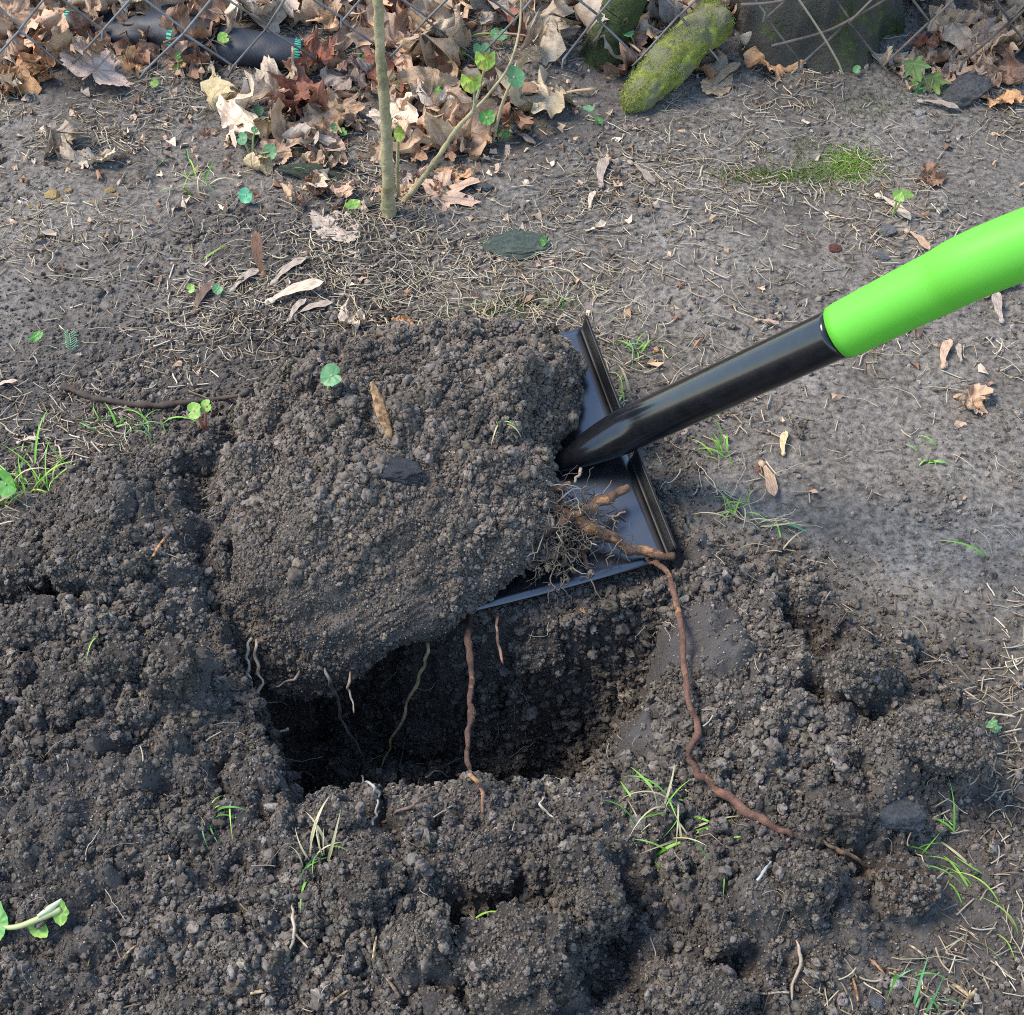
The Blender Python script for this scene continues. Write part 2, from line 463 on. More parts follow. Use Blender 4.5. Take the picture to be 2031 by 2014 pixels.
def proto_lump(seed, amp=0.75, sub=3, freq=1.3):
    def f(N, Lk):
        ic = N.new("GeometryNodeMeshIcoSphere"); ic.inputs["Radius"].default_value = 1.0; ic.inputs["Subdivisions"].default_value = sub
        pos = N.new("GeometryNodeInputPosition")
        ad = N.new("ShaderNodeVectorMath"); ad.operation = 'ADD'; ad.inputs[1].default_value = (seed * 7.3, seed * 3.1, seed * 1.7)
        Lk.new(pos.outputs[0], ad.inputs[0])
        nz = N.new("ShaderNodeTexNoise"); nz.inputs["Scale"].default_value = freq; nz.inputs["Detail"].default_value = 3; nz.inputs["Roughness"].default_value = 0.62
        Lk.new(ad.outputs[0], nz.inputs["Vector"])
        sb = N.new("ShaderNodeVectorMath"); sb.operation = 'SUBTRACT'; sb.inputs[1].default_value = (0.5, 0.5, 0.5)
        Lk.new(nz.outputs["Color"], sb.inputs[0])
        sc = N.new("ShaderNodeVectorMath"); sc.operation = 'SCALE'; sc.inputs["Scale"].default_value = amp * 2
        Lk.new(sb.outputs[0], sc.inputs[0])
        sp = N.new("GeometryNodeSetPosition"); Lk.new(ic.outputs[0], sp.inputs["Geometry"]); Lk.new(sc.outputs[0], sp.inputs["Offset"])
        return sp.outputs[0]
    return f
def proto_needle(bend, wig, thick=0.045, seg=6):
    def f(N, Lk):
        cy = N.new("GeometryNodeMeshCylinder")
        cy.inputs["Vertices"].default_value = 4; cy.inputs["Side Segments"].default_value = seg
        cy.inputs["Radius"].default_value = thick; cy.inputs["Depth"].default_value = 1.0
        pos = N.new("GeometryNodeInputPosition"); sx = N.new("ShaderNodeSeparateXYZ"); Lk.new(pos.outputs[0], sx.inputs[0])
        m1 = N.new("ShaderNodeMath"); m1.operation = 'MULTIPLY'; Lk.new(sx.outputs[2], m1.inputs[0]); Lk.new(sx.outputs[2], m1.inputs[1])
        m2 = N.new("ShaderNodeMath"); m2.operation = 'MULTIPLY'; m2.inputs[1].default_value = bend; Lk.new(m1.outputs[0], m2.inputs[0])
        s1 = N.new("ShaderNodeMath"); s1.operation = 'MULTIPLY'; s1.inputs[1].default_value = 7.0; Lk.new(sx.outputs[2], s1.inputs[0])
        s2 = N.new("ShaderNodeMath"); s2.operation = 'SINE'; Lk.new(s1.outputs[0], s2.inputs[0])
        s3 = N.new("ShaderNodeMath"); s3.operation = 'MULTIPLY'; s3.inputs[1].default_value = wig; Lk.new(s2.outputs[0], s3.inputs[0])
        ad = N.new("ShaderNodeMath"); ad.operation = 'ADD'; Lk.new(m2.outputs[0], ad.inputs[0]); Lk.new(s3.outputs[0], ad.inputs[1])
        cb = N.new("ShaderNodeCombineXYZ"); Lk.new(ad.outputs[0], cb.inputs[0]); Lk.new(m2.outputs[0], cb.inputs[1])
        sp = N.new("GeometryNodeSetPosition"); Lk.new(cy.outputs[0], sp.inputs["Geometry"]); Lk.new(cb.outputs[0], sp.inputs["Offset"])
        return sp.outputs[0]
    return f
CRUMBS = [proto_lump(s + 1, amp=1.0 + 0.15 * (s % 3), freq=1.3 + 0.5 * (s % 3)) for s in range(7)]
def soil_cols(n, x, y, bright=1.0, spread=0.35):
    v = np.exp(spread * RNG.normal(size=n)) * bright
    v *= 1 + 0.30 * fbm(np.asarray(x) * 14, np.asarray(y) * 14, 0, 2, 90)
    c = np.array([0.118, 0.1005, 0.0845])[None] * v[:, None]
    c[:, 2] *= 1 + 0.04 * RNG.normal(size=n)
    return np.clip(np.concatenate([c, np.ones((n, 1))], 1), 0.008, 0.5)
def crumb_field(n, xr, yr, med, sig, rmax, dens):
    x = RNG.uniform(*xr, n); y = RNG.uniform(*yr, n)
    # keep what the picture and a step beside it can see
    keep = RNG.random(n) < dens(x, y)
    x, y = x[keep], y[keep]; n = len(x)
    r = np.clip(med * np.exp(sig * RNG.normal(size=n)) * np.exp(0.75 * fbm(x * 13, y * 13, 0, 3, 95)), 0.00045, rmax)
    nr = hn(x, y, 0.004)
    z = hz(x, y)
    p = np.stack([x, y, z], -1) + nr * (r * RNG.uniform(-0.15, 0.55, n))[:, None]
    return p, r
# ------------------------------------------------------------------ spade (blade frame first: the load of soil sits on it)
BL = 0.262
k = NT("black_painted_steel", 0.30, 0.5)
nz = k.noise(90, k.coord(), 4)
k.color(k.ramp(nz, [(0.35, (0.006, 0.0065, 0.008)), (0.7, (0.012, 0.012, 0.014))]))
k.l(k.math('ADD', 0.10, k.math('MULTIPLY', k.noise(35, k.coord(), 5), 0.12)), k.b.inputs["Roughness"])
k.bump(k.noise(700, k.coord(), 2), 0.05, 0.0004)
M_STEEL = k.m
k = NT("tread_paint", 0.5, 0.3); k.color((0.008, 0.008, 0.009)); M_TREAD = k.m
k = NT("blade_enamel", 0.24, 1.0)
k.color(k.ramp(k.noise(90, k.coord(), 4), [(0.35, (0.006, 0.0065, 0.008)), (0.7, (0.012, 0.012, 0.014))]))
k.l(k.math('ADD', 0.16, k.math('MULTIPLY', k.noise(35, k.coord(), 5), 0.2)), k.b.inputs["Roughness"])
k.b.inputs["Coat Weight"].default_value = 0.6; k.b.inputs["Coat Roughness"].default_value = 0.2; k.b.inputs["Coat IOR"].default_value = 1.6
M_BLADE = k.m
k = NT("green_sleeve_plastic", 0.5, 0.3)
k.color(k.mix((0.100, 0.40, 0.030), (0.115, 0.44, 0.036), k.noise(6, k.coord(), 3)))
k.bump(k.noise(900, k.coord(), 2), 0.04, 0.0004)
k.l(k.math('ADD', 0.40, k.math('MULTIPLY', k.noise(14, k.coord(), 5), 0.22)), k.b.inputs["Roughness"])
M_GREEN = k.m

spade = empty("garden_spade", pM, "black steel garden spade with bright green shaft sleeve levering up soil", "spade")
# blade plate with a slight dish and a rounded tip
nl, nw = 40, 32
ls = np.linspace(0, 1, nl); ws = np.linspace(-1, 1, nw)
LL, WW = np.meshgrid(ls, ws, indexing='ij')
half = BW / 2 * (1 - 0.07 * LL**1.5)
tip = BL - 0.030 * WW**2
lb = LL * tip
wb = WW * half
hb = 0.010 * (WW**2) * (0.35 + 0.65 * LL) - 0.006 * np.sin(LL * math.pi) * 0.6
top = BF(lb, wb, hb) - pM
bot = BF(lb, wb, hb - 0.0022) - pM
def plate(a, b):
    n1, n2 = a.shape[:2]; V = np.vstack([a.reshape(-1, 3), b.reshape(-1, 3)]); o = n1 * n2; F = []
    for i in range(n1 - 1):
        for j in range(n2 - 1):
            q = i * n2 + j
            F.append((q, q + 1, q + n2 + 1, q + n2)); F.append((o + q, o + q + n2, o + q + n2 + 1, o + q + 1))
    for j in range(n2 - 1):
        F.append((j + 1, j, o + j, o + j + 1)); q = (n1 - 1) * n2 + j; F.append((q, q + 1, o + q + 1, o + q))
    for i in range(n1 - 1):
        q = i * n2; F.append((q, q + n2, o + q + n2, o + q)); q = i * n2 + n2 - 1; F.append((q + n2, q, o + q, o + q + n2))
    return V, F
blade = mesh_obj("blade", *plate(top, bot), M_BLADE, spade)
# turned-up foot treads, one each side of the socket
for w0, w1 in ((-BW / 2, -0.0175), (0.0175, BW / 2)):
    nn = 24
    wv = np.linspace(w0, w1, nn); prof = []
    for a in np.linspace(0, R(80), 7): prof.append((-0.0024 * math.sin(a), 0.0024 * (1 - math.cos(a))))
    prof += [(prof[-1][0] - 0.0022, prof[-1][1] + 0.0125), (prof[-1][0] - 0.0024, prof[-1][1] + 0.0132)]
    pr = np.array(prof); h0 = 0.0035 * (2 * wv / BW)**2
    A = BF(pr[:, 0][:, None] + 0 * wv, 0 * pr[:, :1] + wv, pr[:, 1][:, None] + h0) - pM
    dv = np.gradient(pr, axis=0); dv /= np.linalg.norm(dv, axis=1)[:, None]
    off = np.stack([dv[:, 1], -dv[:, 0]], -1)
    off = off * np.sign((off[0] @ np.array([0, -1.0])) or 1.0) * 0.0022
    B = BF((pr[:, 0] + off[:, 0])[:, None] + 0 * wv, 0 * pr[:, :1] + wv, (pr[:, 1] + off[:, 1])[:, None] + h0) - pM
    mesh_obj("foot_tread", *plate(A, B), M_TREAD, spade)
# socket and shaft
sG = at_depth(1664, 660, 1.035)
sE = at_depth(2040, 482, 0.955)
S2 = BF(0.0, 0.003, 0.032); S2 = 0.3 * S2 + 0.7 * at_depth(1242, 858, np.dot(S2 - CAM, FWD))
tq = ray(1100, 926); S0 = CAM + tq * (np.dot(pM + 0.005 * Nv - CAM, Nv) / np.dot(tq, Nv))
dirE = (sE - sG) / np.linalg.norm(sE - sG)
seg1 = np.linalg.norm(S2 - S0); seg2 = np.linalg.norm(sG - S2)
sa = np.linspace(0, seg1 + seg2, 70)
path = np.stack([np.interp(sa, [0, seg1, seg1 + seg2], [S0[c], S2[c], sG[c]]) for c in range(3)], -1)
ker = np.ones(13) / 13
path = np.stack([np.convolve(np.pad(path[:, c], 6, mode='reflect', reflect_type='odd'), ker, 'valid') for c in range(3)], -1)
tq_ = np.clip(sa / (seg1 * 1.05), 0, 1)
rad = 0.0050 + 0.0126 * (1 - (1 - tq_)**1.8) + 0.0004 * sa / sa[-1]
mesh_obj("socket_shaft", *tube(path - pM, rad, 28), M_STEEL, spade)
sE2 = sE + dirE * 0.10 + np.array([0.05, 0, -0.0]); sF = sE + dirE * 0.34 + np.array([0.20, 0.04, 0.02])
gp = smooth_path([sG, 0.5 * (sG + sE) + UPV * 0.0015, sE, sE + (sF - sE) * 0.5, sF], 50)
grad_ = np.interp(np.linspace(0, 1, 50), [0, 0.004, 0.02, 0.45, 1], [0.0197, 0.0200, 0.0202, 0.0226, 0.0230])
mesh_obj("shaft_sleeve", *tube(gp - pM, grad_, 32), M_GREEN, spade)

# ------------------------------------------------------------------ the load of soil on the blade
v, f = ico(6)
d = v / np.linalg.norm(v, axis=1)[:, None]
e = 0.62
p = np.sign(d) * np.abs(d)**e
u0, u1, u2 = p[:, 0], p[:, 1], p[:, 2]
wn_ = (u1 + 1) / 2                                             # 0 far .. 1 near
l_right = 0.030 + 0.042 * sstep(0.35, 0.95, wn_) + 0.020 * np.exp(-((wn_ - 0.58) / 0.13)**2) - 0.022 * sstep(0.5, 0.1, wn_)
l_left = 0.298 + 0.066 * sstep(0.15, 0.9, wn_)
l = (l_right + l_left) / 2 + u0 * (l_left - l_right) / 2
w_far = -0.125; w_near = np.interp(l, [0.05, 0.12, 0.18, 0.24, 0.32], [0.090, 0.103, 0.110, 0.122, 0.128])
w = (w_far + w_near) / 2 + u1 * (w_near - w_far) / 2
h_top = 0.078 - 0.022 * sstep(0.15, 0.02, l) - 0.022 * sstep(0.02, 0.12, w) - 0.010 * sstep(0.2, 0.33, l)
h_bot = 0.001 - 0.038 * sstep(0.20, 0.31, l) * sstep(-0.05, 0.1, w)
h = np.where(u2 > 0, h_bot + 0.012 + u2 * (h_top - 0.012 - h_bot), h_bot + 0.012 + u2 * 0.012)
pos = BF(l, w, h)
def vnorm(pos, f):
    n = np.zeros_like(pos); fn = np.cross(pos[f[:, 1]] - pos[f[:, 0]], pos[f[:, 2]] - pos[f[:, 0]])
    for c in range(3): np.add.at(n, f[:, c], fn)
    return n / (np.linalg.norm(n, axis=1)[:, None] + 1e-12)
nrm = vnorm(pos, f)
x, y, z = pos.T
rg = sstep(0.10, -0.06, w) * (u2 > 0)
disp = rg * (0.026 * (np.abs(fbm(x * 21, y * 21, z * 21, 3, 115)) - 0.15) - 0.009 * np.exp(-(fbm(x * 24, y * 24, z * 24, 2, 118) / 0.07)**2)) + 0.012 * fbm(x * 15, y * 15, z * 15, 3, 101) + 0.0050 * np.abs(fbm(x * 42, y * 42, z * 42, 3, 104)) + 0.0020 * fbm(x * 130, y * 130, z * 130, 3, 108)
amp = np.where(u2 < -0.2, 0.35, 1.0)
pos = pos + nrm * (disp * amp)[:, None]
on_blade = (l > 0) & (l < BL) & (np.abs(w) < BW / 2)
lump = empty("soil_load", BF(0.17, 0, 0), "large crumbly lump of dark soil heaped on the spade blade", "soil lump")
lc = np.array(lump.location)
mesh_obj("soil_body", pos - lc, f, M_CLOD, lump).color = (1.1, 1.05, 1.0, 1)
LPOS, LNRM = pos, vnorm(pos, f)
# crumbs that coat it
area_w = np.linalg.norm(np.cross(pos[f[:, 1]] - pos[f[:, 0]], pos[f[:, 2]] - pos[f[:, 0]]), axis=1)
area_w = area_w * (0.25 + (LNRM[f[:, 0]][:, 2] > -0.5))
n = 72000
fi = RNG.choice(len(f), n, p=area_w / area_w.sum())
bar = RNG.dirichlet((1, 1, 1), n)
cp = (pos[f[fi]] * bar[..., None]).sum(1); cn = LNRM[f[fi, 0]]
fine = sstep(0.0, 0.12, np.dot(cp - pM, Wv))                    # finer towards the near face
r = np.clip(0.00078 * np.exp(0.5 * RNG.normal(size=n)) * (1.28 - 0.42 * fine) * np.exp(0.8 * fbm(cp[:, 0] * 22, cp[:, 1] * 22, cp[:, 2] * 22, 3, 120)), 0.00045, 0.0050)
cp = cp + cn * (r * RNG.uniform(-0.1, 0.6, n))[:, None]
gn_scatter("crumbs", cp - lc, RNG.uniform(0, 6.28, (n, 3)), r[:, None] * RNG.uniform(0.55, 1.35, (n, 3)), RNG.integers(0, 7, n),
           soil_cols(n, cp[:, 0], cp[:, 1], 1.16, 0.24) * np.array([1.03, 1.0, 0.97, 1]), CRUMBS, M_CRUMB, None, lump)
# ------------------------------------------------------------------ loose crumbs over the dug soil
def dens_dug(x, y):
    return np.maximum(samp(dug, x, y), 0.5 * samp(damp, x, y)) * (1 - 0.93 * samp(smear, x, y)) * (0.75 + 0.25 * (fbm(x * 18, y * 18, 0, 2, 130) > -0.3))
cp, cr = crumb_field(330000, (-0.56, 0.54), (-0.46, 0.42), 0.00078, 0.56, 0.0040, dens_dug)
cp2, cr2 = crumb_field(3000, (-0.50, 0.50), (-0.46, 0.22), 0.0022, 0.35, 0.0050, dens_dug)
cp = np.vstack([cp, cp2]); cr = np.concatenate([cr, cr2]); n = len(cp)
gn_scatter("loose_soil", cp, RNG.uniform(0, 6.28, (n, 3)), cr[:, None] * RNG.uniform(0.55, 1.35, (n, 3)), RNG.integers(0, 7, n),
           soil_cols(n, cp[:, 0], cp[:, 1], 1.0, 0.30), CRUMBS, M_CRUMB, "loose dark crumbs of freshly dug garden soil")
# grit on the packed ground
def dens_grit(x, y):
    return (1 - samp(dug, x, y)) * (0.35 + 0.65 * sstep(-0.35, 0.35, fbm(x * 9, y * 9, 0, 3, 140)))
gp_, gr_ = crumb_field(42000, (-0.66, 0.66), (-0.46, 0.80), 0.00085, 0.50, 0.0036, dens_grit)
n = len(gp_)
gc = np.array([0.205, 0.176, 0.148])[None] * np.exp(0.25 * RNG.normal(size=n))[:, None]
gc = np.clip(np.concatenate([gc, np.ones((n, 1))], 1), 0.02, 0.6)
gn_scatter("soil_grit", gp_, RNG.uniform(0, 6.28, (n, 3)), gr_[:, None] * RNG.uniform(0.7, 1.25, (n, 3)) * np.array([1, 1, 0.75]), RNG.integers(0, 7, n),
           gc, CRUMBS, M_CRUMB, "grey grit and small soil grains on the packed ground")

# crumbs on the steep sides of the hole, and pale mineral grains
hx, hy = [], []
while len(hx) < 26000:
    x = RNG.uniform(-.28, .20, 20000); y = RNG.uniform(-.26, .06, 20000)
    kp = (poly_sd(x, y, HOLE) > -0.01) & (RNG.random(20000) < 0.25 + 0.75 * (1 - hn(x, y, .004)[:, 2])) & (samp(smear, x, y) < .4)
    hx += list(x[kp]); hy += list(y[kp])
hx, hy = np.array(hx[:26000]), np.array(hy[:26000]); n = len(hx)
r = np.clip(.0011 * np.exp(.55 * RNG.normal(size=n)) * np.exp(.6 * fbm(hx * 25, hy * 25, 0, 2, 97)), .0006, .0055)
hp = np.stack([hx, hy, hz(hx, hy)], -1) + hn(hx, hy, .004) * (r * RNG.uniform(-.1, .7, n))[:, None] + RNG.normal(0, .0012, (n, 3))
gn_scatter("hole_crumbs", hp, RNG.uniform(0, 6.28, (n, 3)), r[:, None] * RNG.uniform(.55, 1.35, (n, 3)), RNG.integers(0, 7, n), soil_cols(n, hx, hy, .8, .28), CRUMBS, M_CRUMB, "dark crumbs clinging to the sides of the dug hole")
n = 9000
x = RNG.uniform(-.5, .5, n); y = RNG.uniform(-.46, .25, n); kp = RNG.random(n) < samp(dug, x, y); x, y = x[kp], y[kp]
q = np.stack([x, y, hz(x, y) + .0014], -1); li = RNG.choice(len(LPOS), 2600); q = np.vstack([q, LPOS[li] + LNRM[li] * .0014]); n = len(q)
r = RNG.uniform(.00025, .00062, n)
gn_scatter("sand_grains", q, RNG.uniform(0, 6.28, (n, 3)), r[:, None] * RNG.uniform(.7, 1.2, (n, 3)), RNG.integers(0, 7, n),
           np.concatenate([np.array([.46, .42, .37])[None] * RNG.uniform(.5, 1.2, (n, 1)), np.ones((n, 1))], 1), CRUMBS, M_CRUMB, "tiny pale mineral grains in the dug soil")
# ------------------------------------------------------------------ separate clods of soil lying in the dug patch
def clod_mesh(seed, sub=5):
    v, f = ico(sub)
    d = v / np.linalg.norm(v, axis=1)[:, None]
    p = np.sign(d) * np.abs(d)**0.8
    n = 0.55 * fbm(d[:, 0] * 1.3, d[:, 1] * 1.3, d[:, 2] * 1.3, 3, 200 + seed) + 0.22 * np.abs(fbm(d[:, 0] * 3.3, d[:, 1] * 4, d[:, 2] * 4, 3, 230 + seed)) \
        + 0.035 * fbm(d[:, 0] * 11, d[:, 1] * 11, d[:, 2] * 11, 3, 260 + seed)
    return p * (1 + n)[:, None], f
CL = [clod_mesh(i) for i in range(7)]
CLM = []
clod_pts = []
CLODS = [(192, 1112, 170, 105, "flat slab-like soil clod beside the cracks, upper left of the hole"), (85, 1240, 112, 90, "rounded soil clod under the flat slab-like clod"),
         (133, 1368, 130, 100, "large rough soil clod at the left edge of the dug patch"), (344, 1320, 92, 90, "grey soil clod just left of the hole"),
         (45, 1125, 105, 75, "soil clod touching the left edge of the photo above the cracks"), (1172, 1755, 125, 150, "tall grey soil clod standing in front of the hole"),
         (972, 1722, 110, 66, "sandy brown soil clod overhanging a dark pit"), (1030, 1885, 215, 170, "big soil clod with dry roots at the front of the heap"),
         (728, 1765, 140, 130, "pocked soil clod behind the upturned grass tuft"), (862, 1835, 62, 84, "narrow soil clod left of the dark pit"),
         (1672, 1606, 120, 72, "smooth soil clod leaning on the dark angular stone"), (1592, 1738, 120, 105, "soil clod under the end of the long brown root"),
         (1428, 1838, 74, 78, "small round soil clod right of the tall grey clod"), (1395, 1975, 215, 115, "broad grey soil clod at the bottom edge of the photo"),
         (1850, 1462, 190, 95, "wide soil clod cracked away on the right of the hole"), (1785, 1752, 105, 100, "reddish soil clod with orange root stubs"),
         (375, 1995, 150, 50, "pale soil clod cut off by the bottom edge, lower left"), (676, 1618, 92, 48, "grey clod perched on the front lip of the hole"),
         (560, 1410, 110, 70, "dark clod on the left floor of the hole"), (700, 1440, 90, 60, "dark clod in the middle of the hole floor"), (840, 1440, 110, 70, "dark clod between the hanging stalk and the thick root"), (1000, 1500, 100, 60, "clod on the hole floor right of the thick root"), (610, 1500, 120, 60, "low dark clod at the front left of the hole floor"), (1080, 1290, 110, 70, "clod jutting from the back wall of the hole"),
         (255, 1300, 90, 80, "soil clod between the rough clod and the grey clod"), (1700, 1330, 100, 80, "crumbly soil clod beside the right-hand crack")]
for i, (px, py, wpx, hpx, lab) in enumerate(CLODS):
    c = G(px, py + 0.28 * hpx)
    dep = np.dot(c - CAM, FWD); sc = dep / FOC
    sx = wpx * sc / 2 / 1.12; sy = hpx * sc / 2 / 1.0; sz = 1.0 * hpx * sc / 2
    mi = i % 7
    if len(CLM) <= mi:
        o = mesh_obj("soil_clod", CL[mi][0], CL[mi][1], M_CLOD2); CLM.append(o.data)
    else:
        o = bpy.data.objects.new("soil_clod", CLM[mi]); COL.objects.link(o)
    rz = random.uniform(-0.3, 0.3) + (math.pi if i % 2 else 0)
    o.location = c + np.array([0, 0.1 * sy, 0.48 * sz]); o.scale = (sx, sy, sz); o.rotation_euler = (random.uniform(-.15, .15), random.uniform(-.15, .15), rz)
    b = random.uniform(0.95, 1.3); o.color = (b, b * 0.98, b * 0.96, 1)
    if "reddish" in lab: o.color = (1.05, 0.84, 0.70, 1)
    tag(o, lab, "soil clod", "soil clods lying in the dug patch")
    M3 = rotm(*o.rotation_euler) @ np.diag(o.scale)
    vv = CL[mi][0] @ M3.T + np.array(o.location)
    pick = RNG.choice(len(vv), min(len(vv), int(wpx * hpx * 0.13)), replace=False)
    clod_pts.append(vv[pick])
cpp = np.vstack(clod_pts); cpp = cpp[cpp[:, 2] > hz(cpp[:, 0], cpp[:, 1]) - 0.002]; n = len(cpp)
rr = np.clip(0.00078 * np.exp(0.5 * RNG.normal(size=n)), 0.0004, 0.0034)
gn_scatter("clod_crumbs", cpp, RNG.uniform(0, 6.28, (n, 3)), rr[:, None] * RNG.uniform(0.75, 1.25, (n, 3)), RNG.integers(0, 7, n),
           soil_cols(n, cpp[:, 0], cpp[:, 1], 1.05, 0.18), CRUMBS, M_CRUMB, "fine soil crumbs clinging to the clods")

# ------------------------------------------------------------------ spruce needles and dry grass thatch
k = NT("dry_litter", 0.8, 0.25)
k.color(k.attr("col", True, "Color")); M_LIT = k.m
PALE = np.array([[.52, .41, .27], [.42, .33, .22], [.34, .27, .19], [.60, .50, .36], [.28, .19, .115], [.36, .31, .25], [.20, .135, .08]])
def dens_needle(x, y):
    q = 0.08 + 0.92 * sstep(-0.10, 0.50, fbm(x * 6, y * 6, 0, 4, 160))
    c = on_plane(850, 560, 0)
    q = q + 0.7 * np.exp(-((x - c[0]) / 0.22)**2 - ((y - c[1]) / 0.13)**2)
    c = on_plane(1830, 1780, 0)
    q = q * (1 - 0.5 * np.exp(-((x - c[0]) / 0.10)**2 - ((y - c[1]) / 0.10)**2))
    path_ = on_plane(1720, 1050, 0)
    q = q * (1 - 0.8 * np.exp(-((x - path_[0]) / 0.13)**2 - ((y - path_[1]) / 0.10)**2)) * (1 - 0.25 * sstep(0.1, 0.4, x))
    return np.clip(q, 0, 1) * (1 - samp(dug, x, y)) + 0.012 * samp(dug, x, y)
n = 50000
x = RNG.uniform(-0.66, 0.66, n); y = RNG.uniform(-0.46, 0.85, n)
kp = RNG.random(n) < dens_needle(x, y); x, y = x[kp], y[kp]; n = len(x)
ln = np.clip(RNG.normal(0.0125, 0.003, n), 0.005, 0.021)
z = np.maximum.reduce([hz(x, y), hz(x + 0.003, y), hz(x - 0.003, y), hz(x, y - 0.003)]) + 0.0009 + RNG.uniform(0, 0.0016, n)
rot = np.stack([np.pi / 2 + RNG.normal(0, 0.10, n), RNG.uniform(0, 6.28, n) * 0, RNG.uniform(0, 6.28, n)], -1)
th = RNG.uniform(0.7, 1.2, n)
ci = RNG.integers(0, len(PALE), n)
cc = np.concatenate([PALE[ci] * RNG.uniform(0.55, 1.0, (n, 1)), np.ones((n, 1))], 1)
NEED = [proto_needle(b, w_, t_) for b, w_, t_ in ((0.06, 0.0, .040), (0.2, 0.01, .038), (-0.12, 0.01, .036), (0.35, -0.01, .040), (0.03, 0.02, .044), (0.15, 0.0, .034))]
gn_scatter("needle_litter", np.stack([x, y, z], -1), rot, ln[:, None] * np.stack([th, th, np.ones(n)], -1), RNG.integers(0, 6, n), cc, NEED, M_LIT,
           "dry tan spruce needles strewn over the packed ground")

def strands(name, n, region, lens, rad, cols, label, kind="stuff", lift=0.0012, wander=0.9, up=0.0, seg=9, parent=None, matn=None):
    """curly threads lying on the ground, one joined mesh"""
    V, F, C = [], [], []
    made = 0
    while made < n:
        x, y = region()
        L = RNG.uniform(*lens); a = RNG.uniform(0, 6.28); k_ = RNG.normal(0, wander)
        pts = []; st = L / seg
        zz = 0
        for s in range(seg + 1):
            pts.append((x, y, float(hz(x, y)) + lift + zz + up * math.sin(math.pi * s / seg) * RNG.uniform(0.6, 1)))
            x += st * math.cos(a); y += st * math.sin(a); a += k_ * 0.55 + RNG.normal(0, 0.22)
        pts = np.array(pts); pts[:, 2] = np.maximum(pts[:, 2], np.convolve(np.pad(pts[:, 2], 1, mode='edge'), [.25, .5, .25], 'valid'))
        r = RNG.uniform(*rad)
        v, f = tube(pts, np.linspace(r, r * 0.5, seg + 1), 4, cap=False)
        o = sum(len(q) for q in V) if False else None
        V.append(v); F.append(f); C.append(np.repeat(cols[RNG.integers(0, len(cols))][None] * RNG.uniform(0.65, 1.05), len(v), 0)); made += 1
    VV, FF = join(list(zip(V, F)))
    ob = mesh_obj(name, VV, FF, matn, parent)
    ca_ = ob.data.attributes.new("col", 'FLOAT_COLOR', 'POINT')
    CC = np.vstack(C); ca_.data.foreach_set("color", np.concatenate([CC, np.ones((len(CC), 1))], 1).astype(np.float32).ravel())
    return tag(ob, label, kind=kind)
k = NT("dry_strand", 0.75, 0.25)
k.color(k.attr("col", False, "Color")); M_STR = k.m
def reg_spots(spots):
    tot = np.cumsum([s[4] for s in spots])
    def f():
        s = spots[int(np.searchsorted(tot, RNG.uniform(0, tot[-1])))]
        c = on_plane(s[0], s[1], 0)
        for _ in range(20):
            x = c[0] + RNG.normal(0, s[2]); y = c[1] + RNG.normal(0, s[3])
            if samp(dug, np.array([x]), np.array([y]))[0] < 0.3: break
        return x, y
    return f
STRAW = np.array([[.52, .43, .28], [.46, .38, .26], [.60, .52, .36], [.36, .30, .21], [.44, .40, .24]])
strands("dry_grass_thatch", 460, reg_spots([(760, 500, .10, .06, 4), (640, 600, .10, .04, 2.5), (1000, 560, .12, .05, 2.5), (400, 330, .08, .07, 1.6), (1150, 640, .07, .05, 1.5), (1250, 420, .12, .08, 1.5),
         (1490, 1010, .03, .05, 1), (1950, 1800, .05, .1, 1.1), (650, 200, .2, .06, 1.6), (1560, 270, .10, .04, 1), (1850, 150, .1, .06, 1.4), (30, 160, .02, .02, .6), (1950, 800, .05, .08, .8)]),
        (0.018, 0.055), (0.00028, 0.00055), STRAW, "tangled dry straw-coloured grass lying on the ground", lift=0.0022, wander=0.22, up=0.003, matn=M_STR)
HAIR = np.array([[.30, .24, .18], [.22, .17, .13], [.42, .35, .27], [.16, .12, .09]])
def reg_dug():
    while True:
        x = RNG.uniform(-.45, .45); y = RNG.uniform(-.45, .2)
        if samp(dug, np.array([x]), np.array([y]))[0] > 0.5: return x, y
def reg_hole():
    while True:
        x = RNG.uniform(-.25, .15); y = RNG.uniform(-.25, 0.0)
        if hz(x, y) < -0.04: return x, y
strands("root_hairs", 300, lambda: reg_dug() if RNG.random() < 0.85 else reg_hole(), (0.008, 0.032), (0.00018, 0.00040), HAIR, "fine pale root hairs poking out of the dug soil", lift=0.0024, wander=0.8, up=0.004, matn=M_STR)

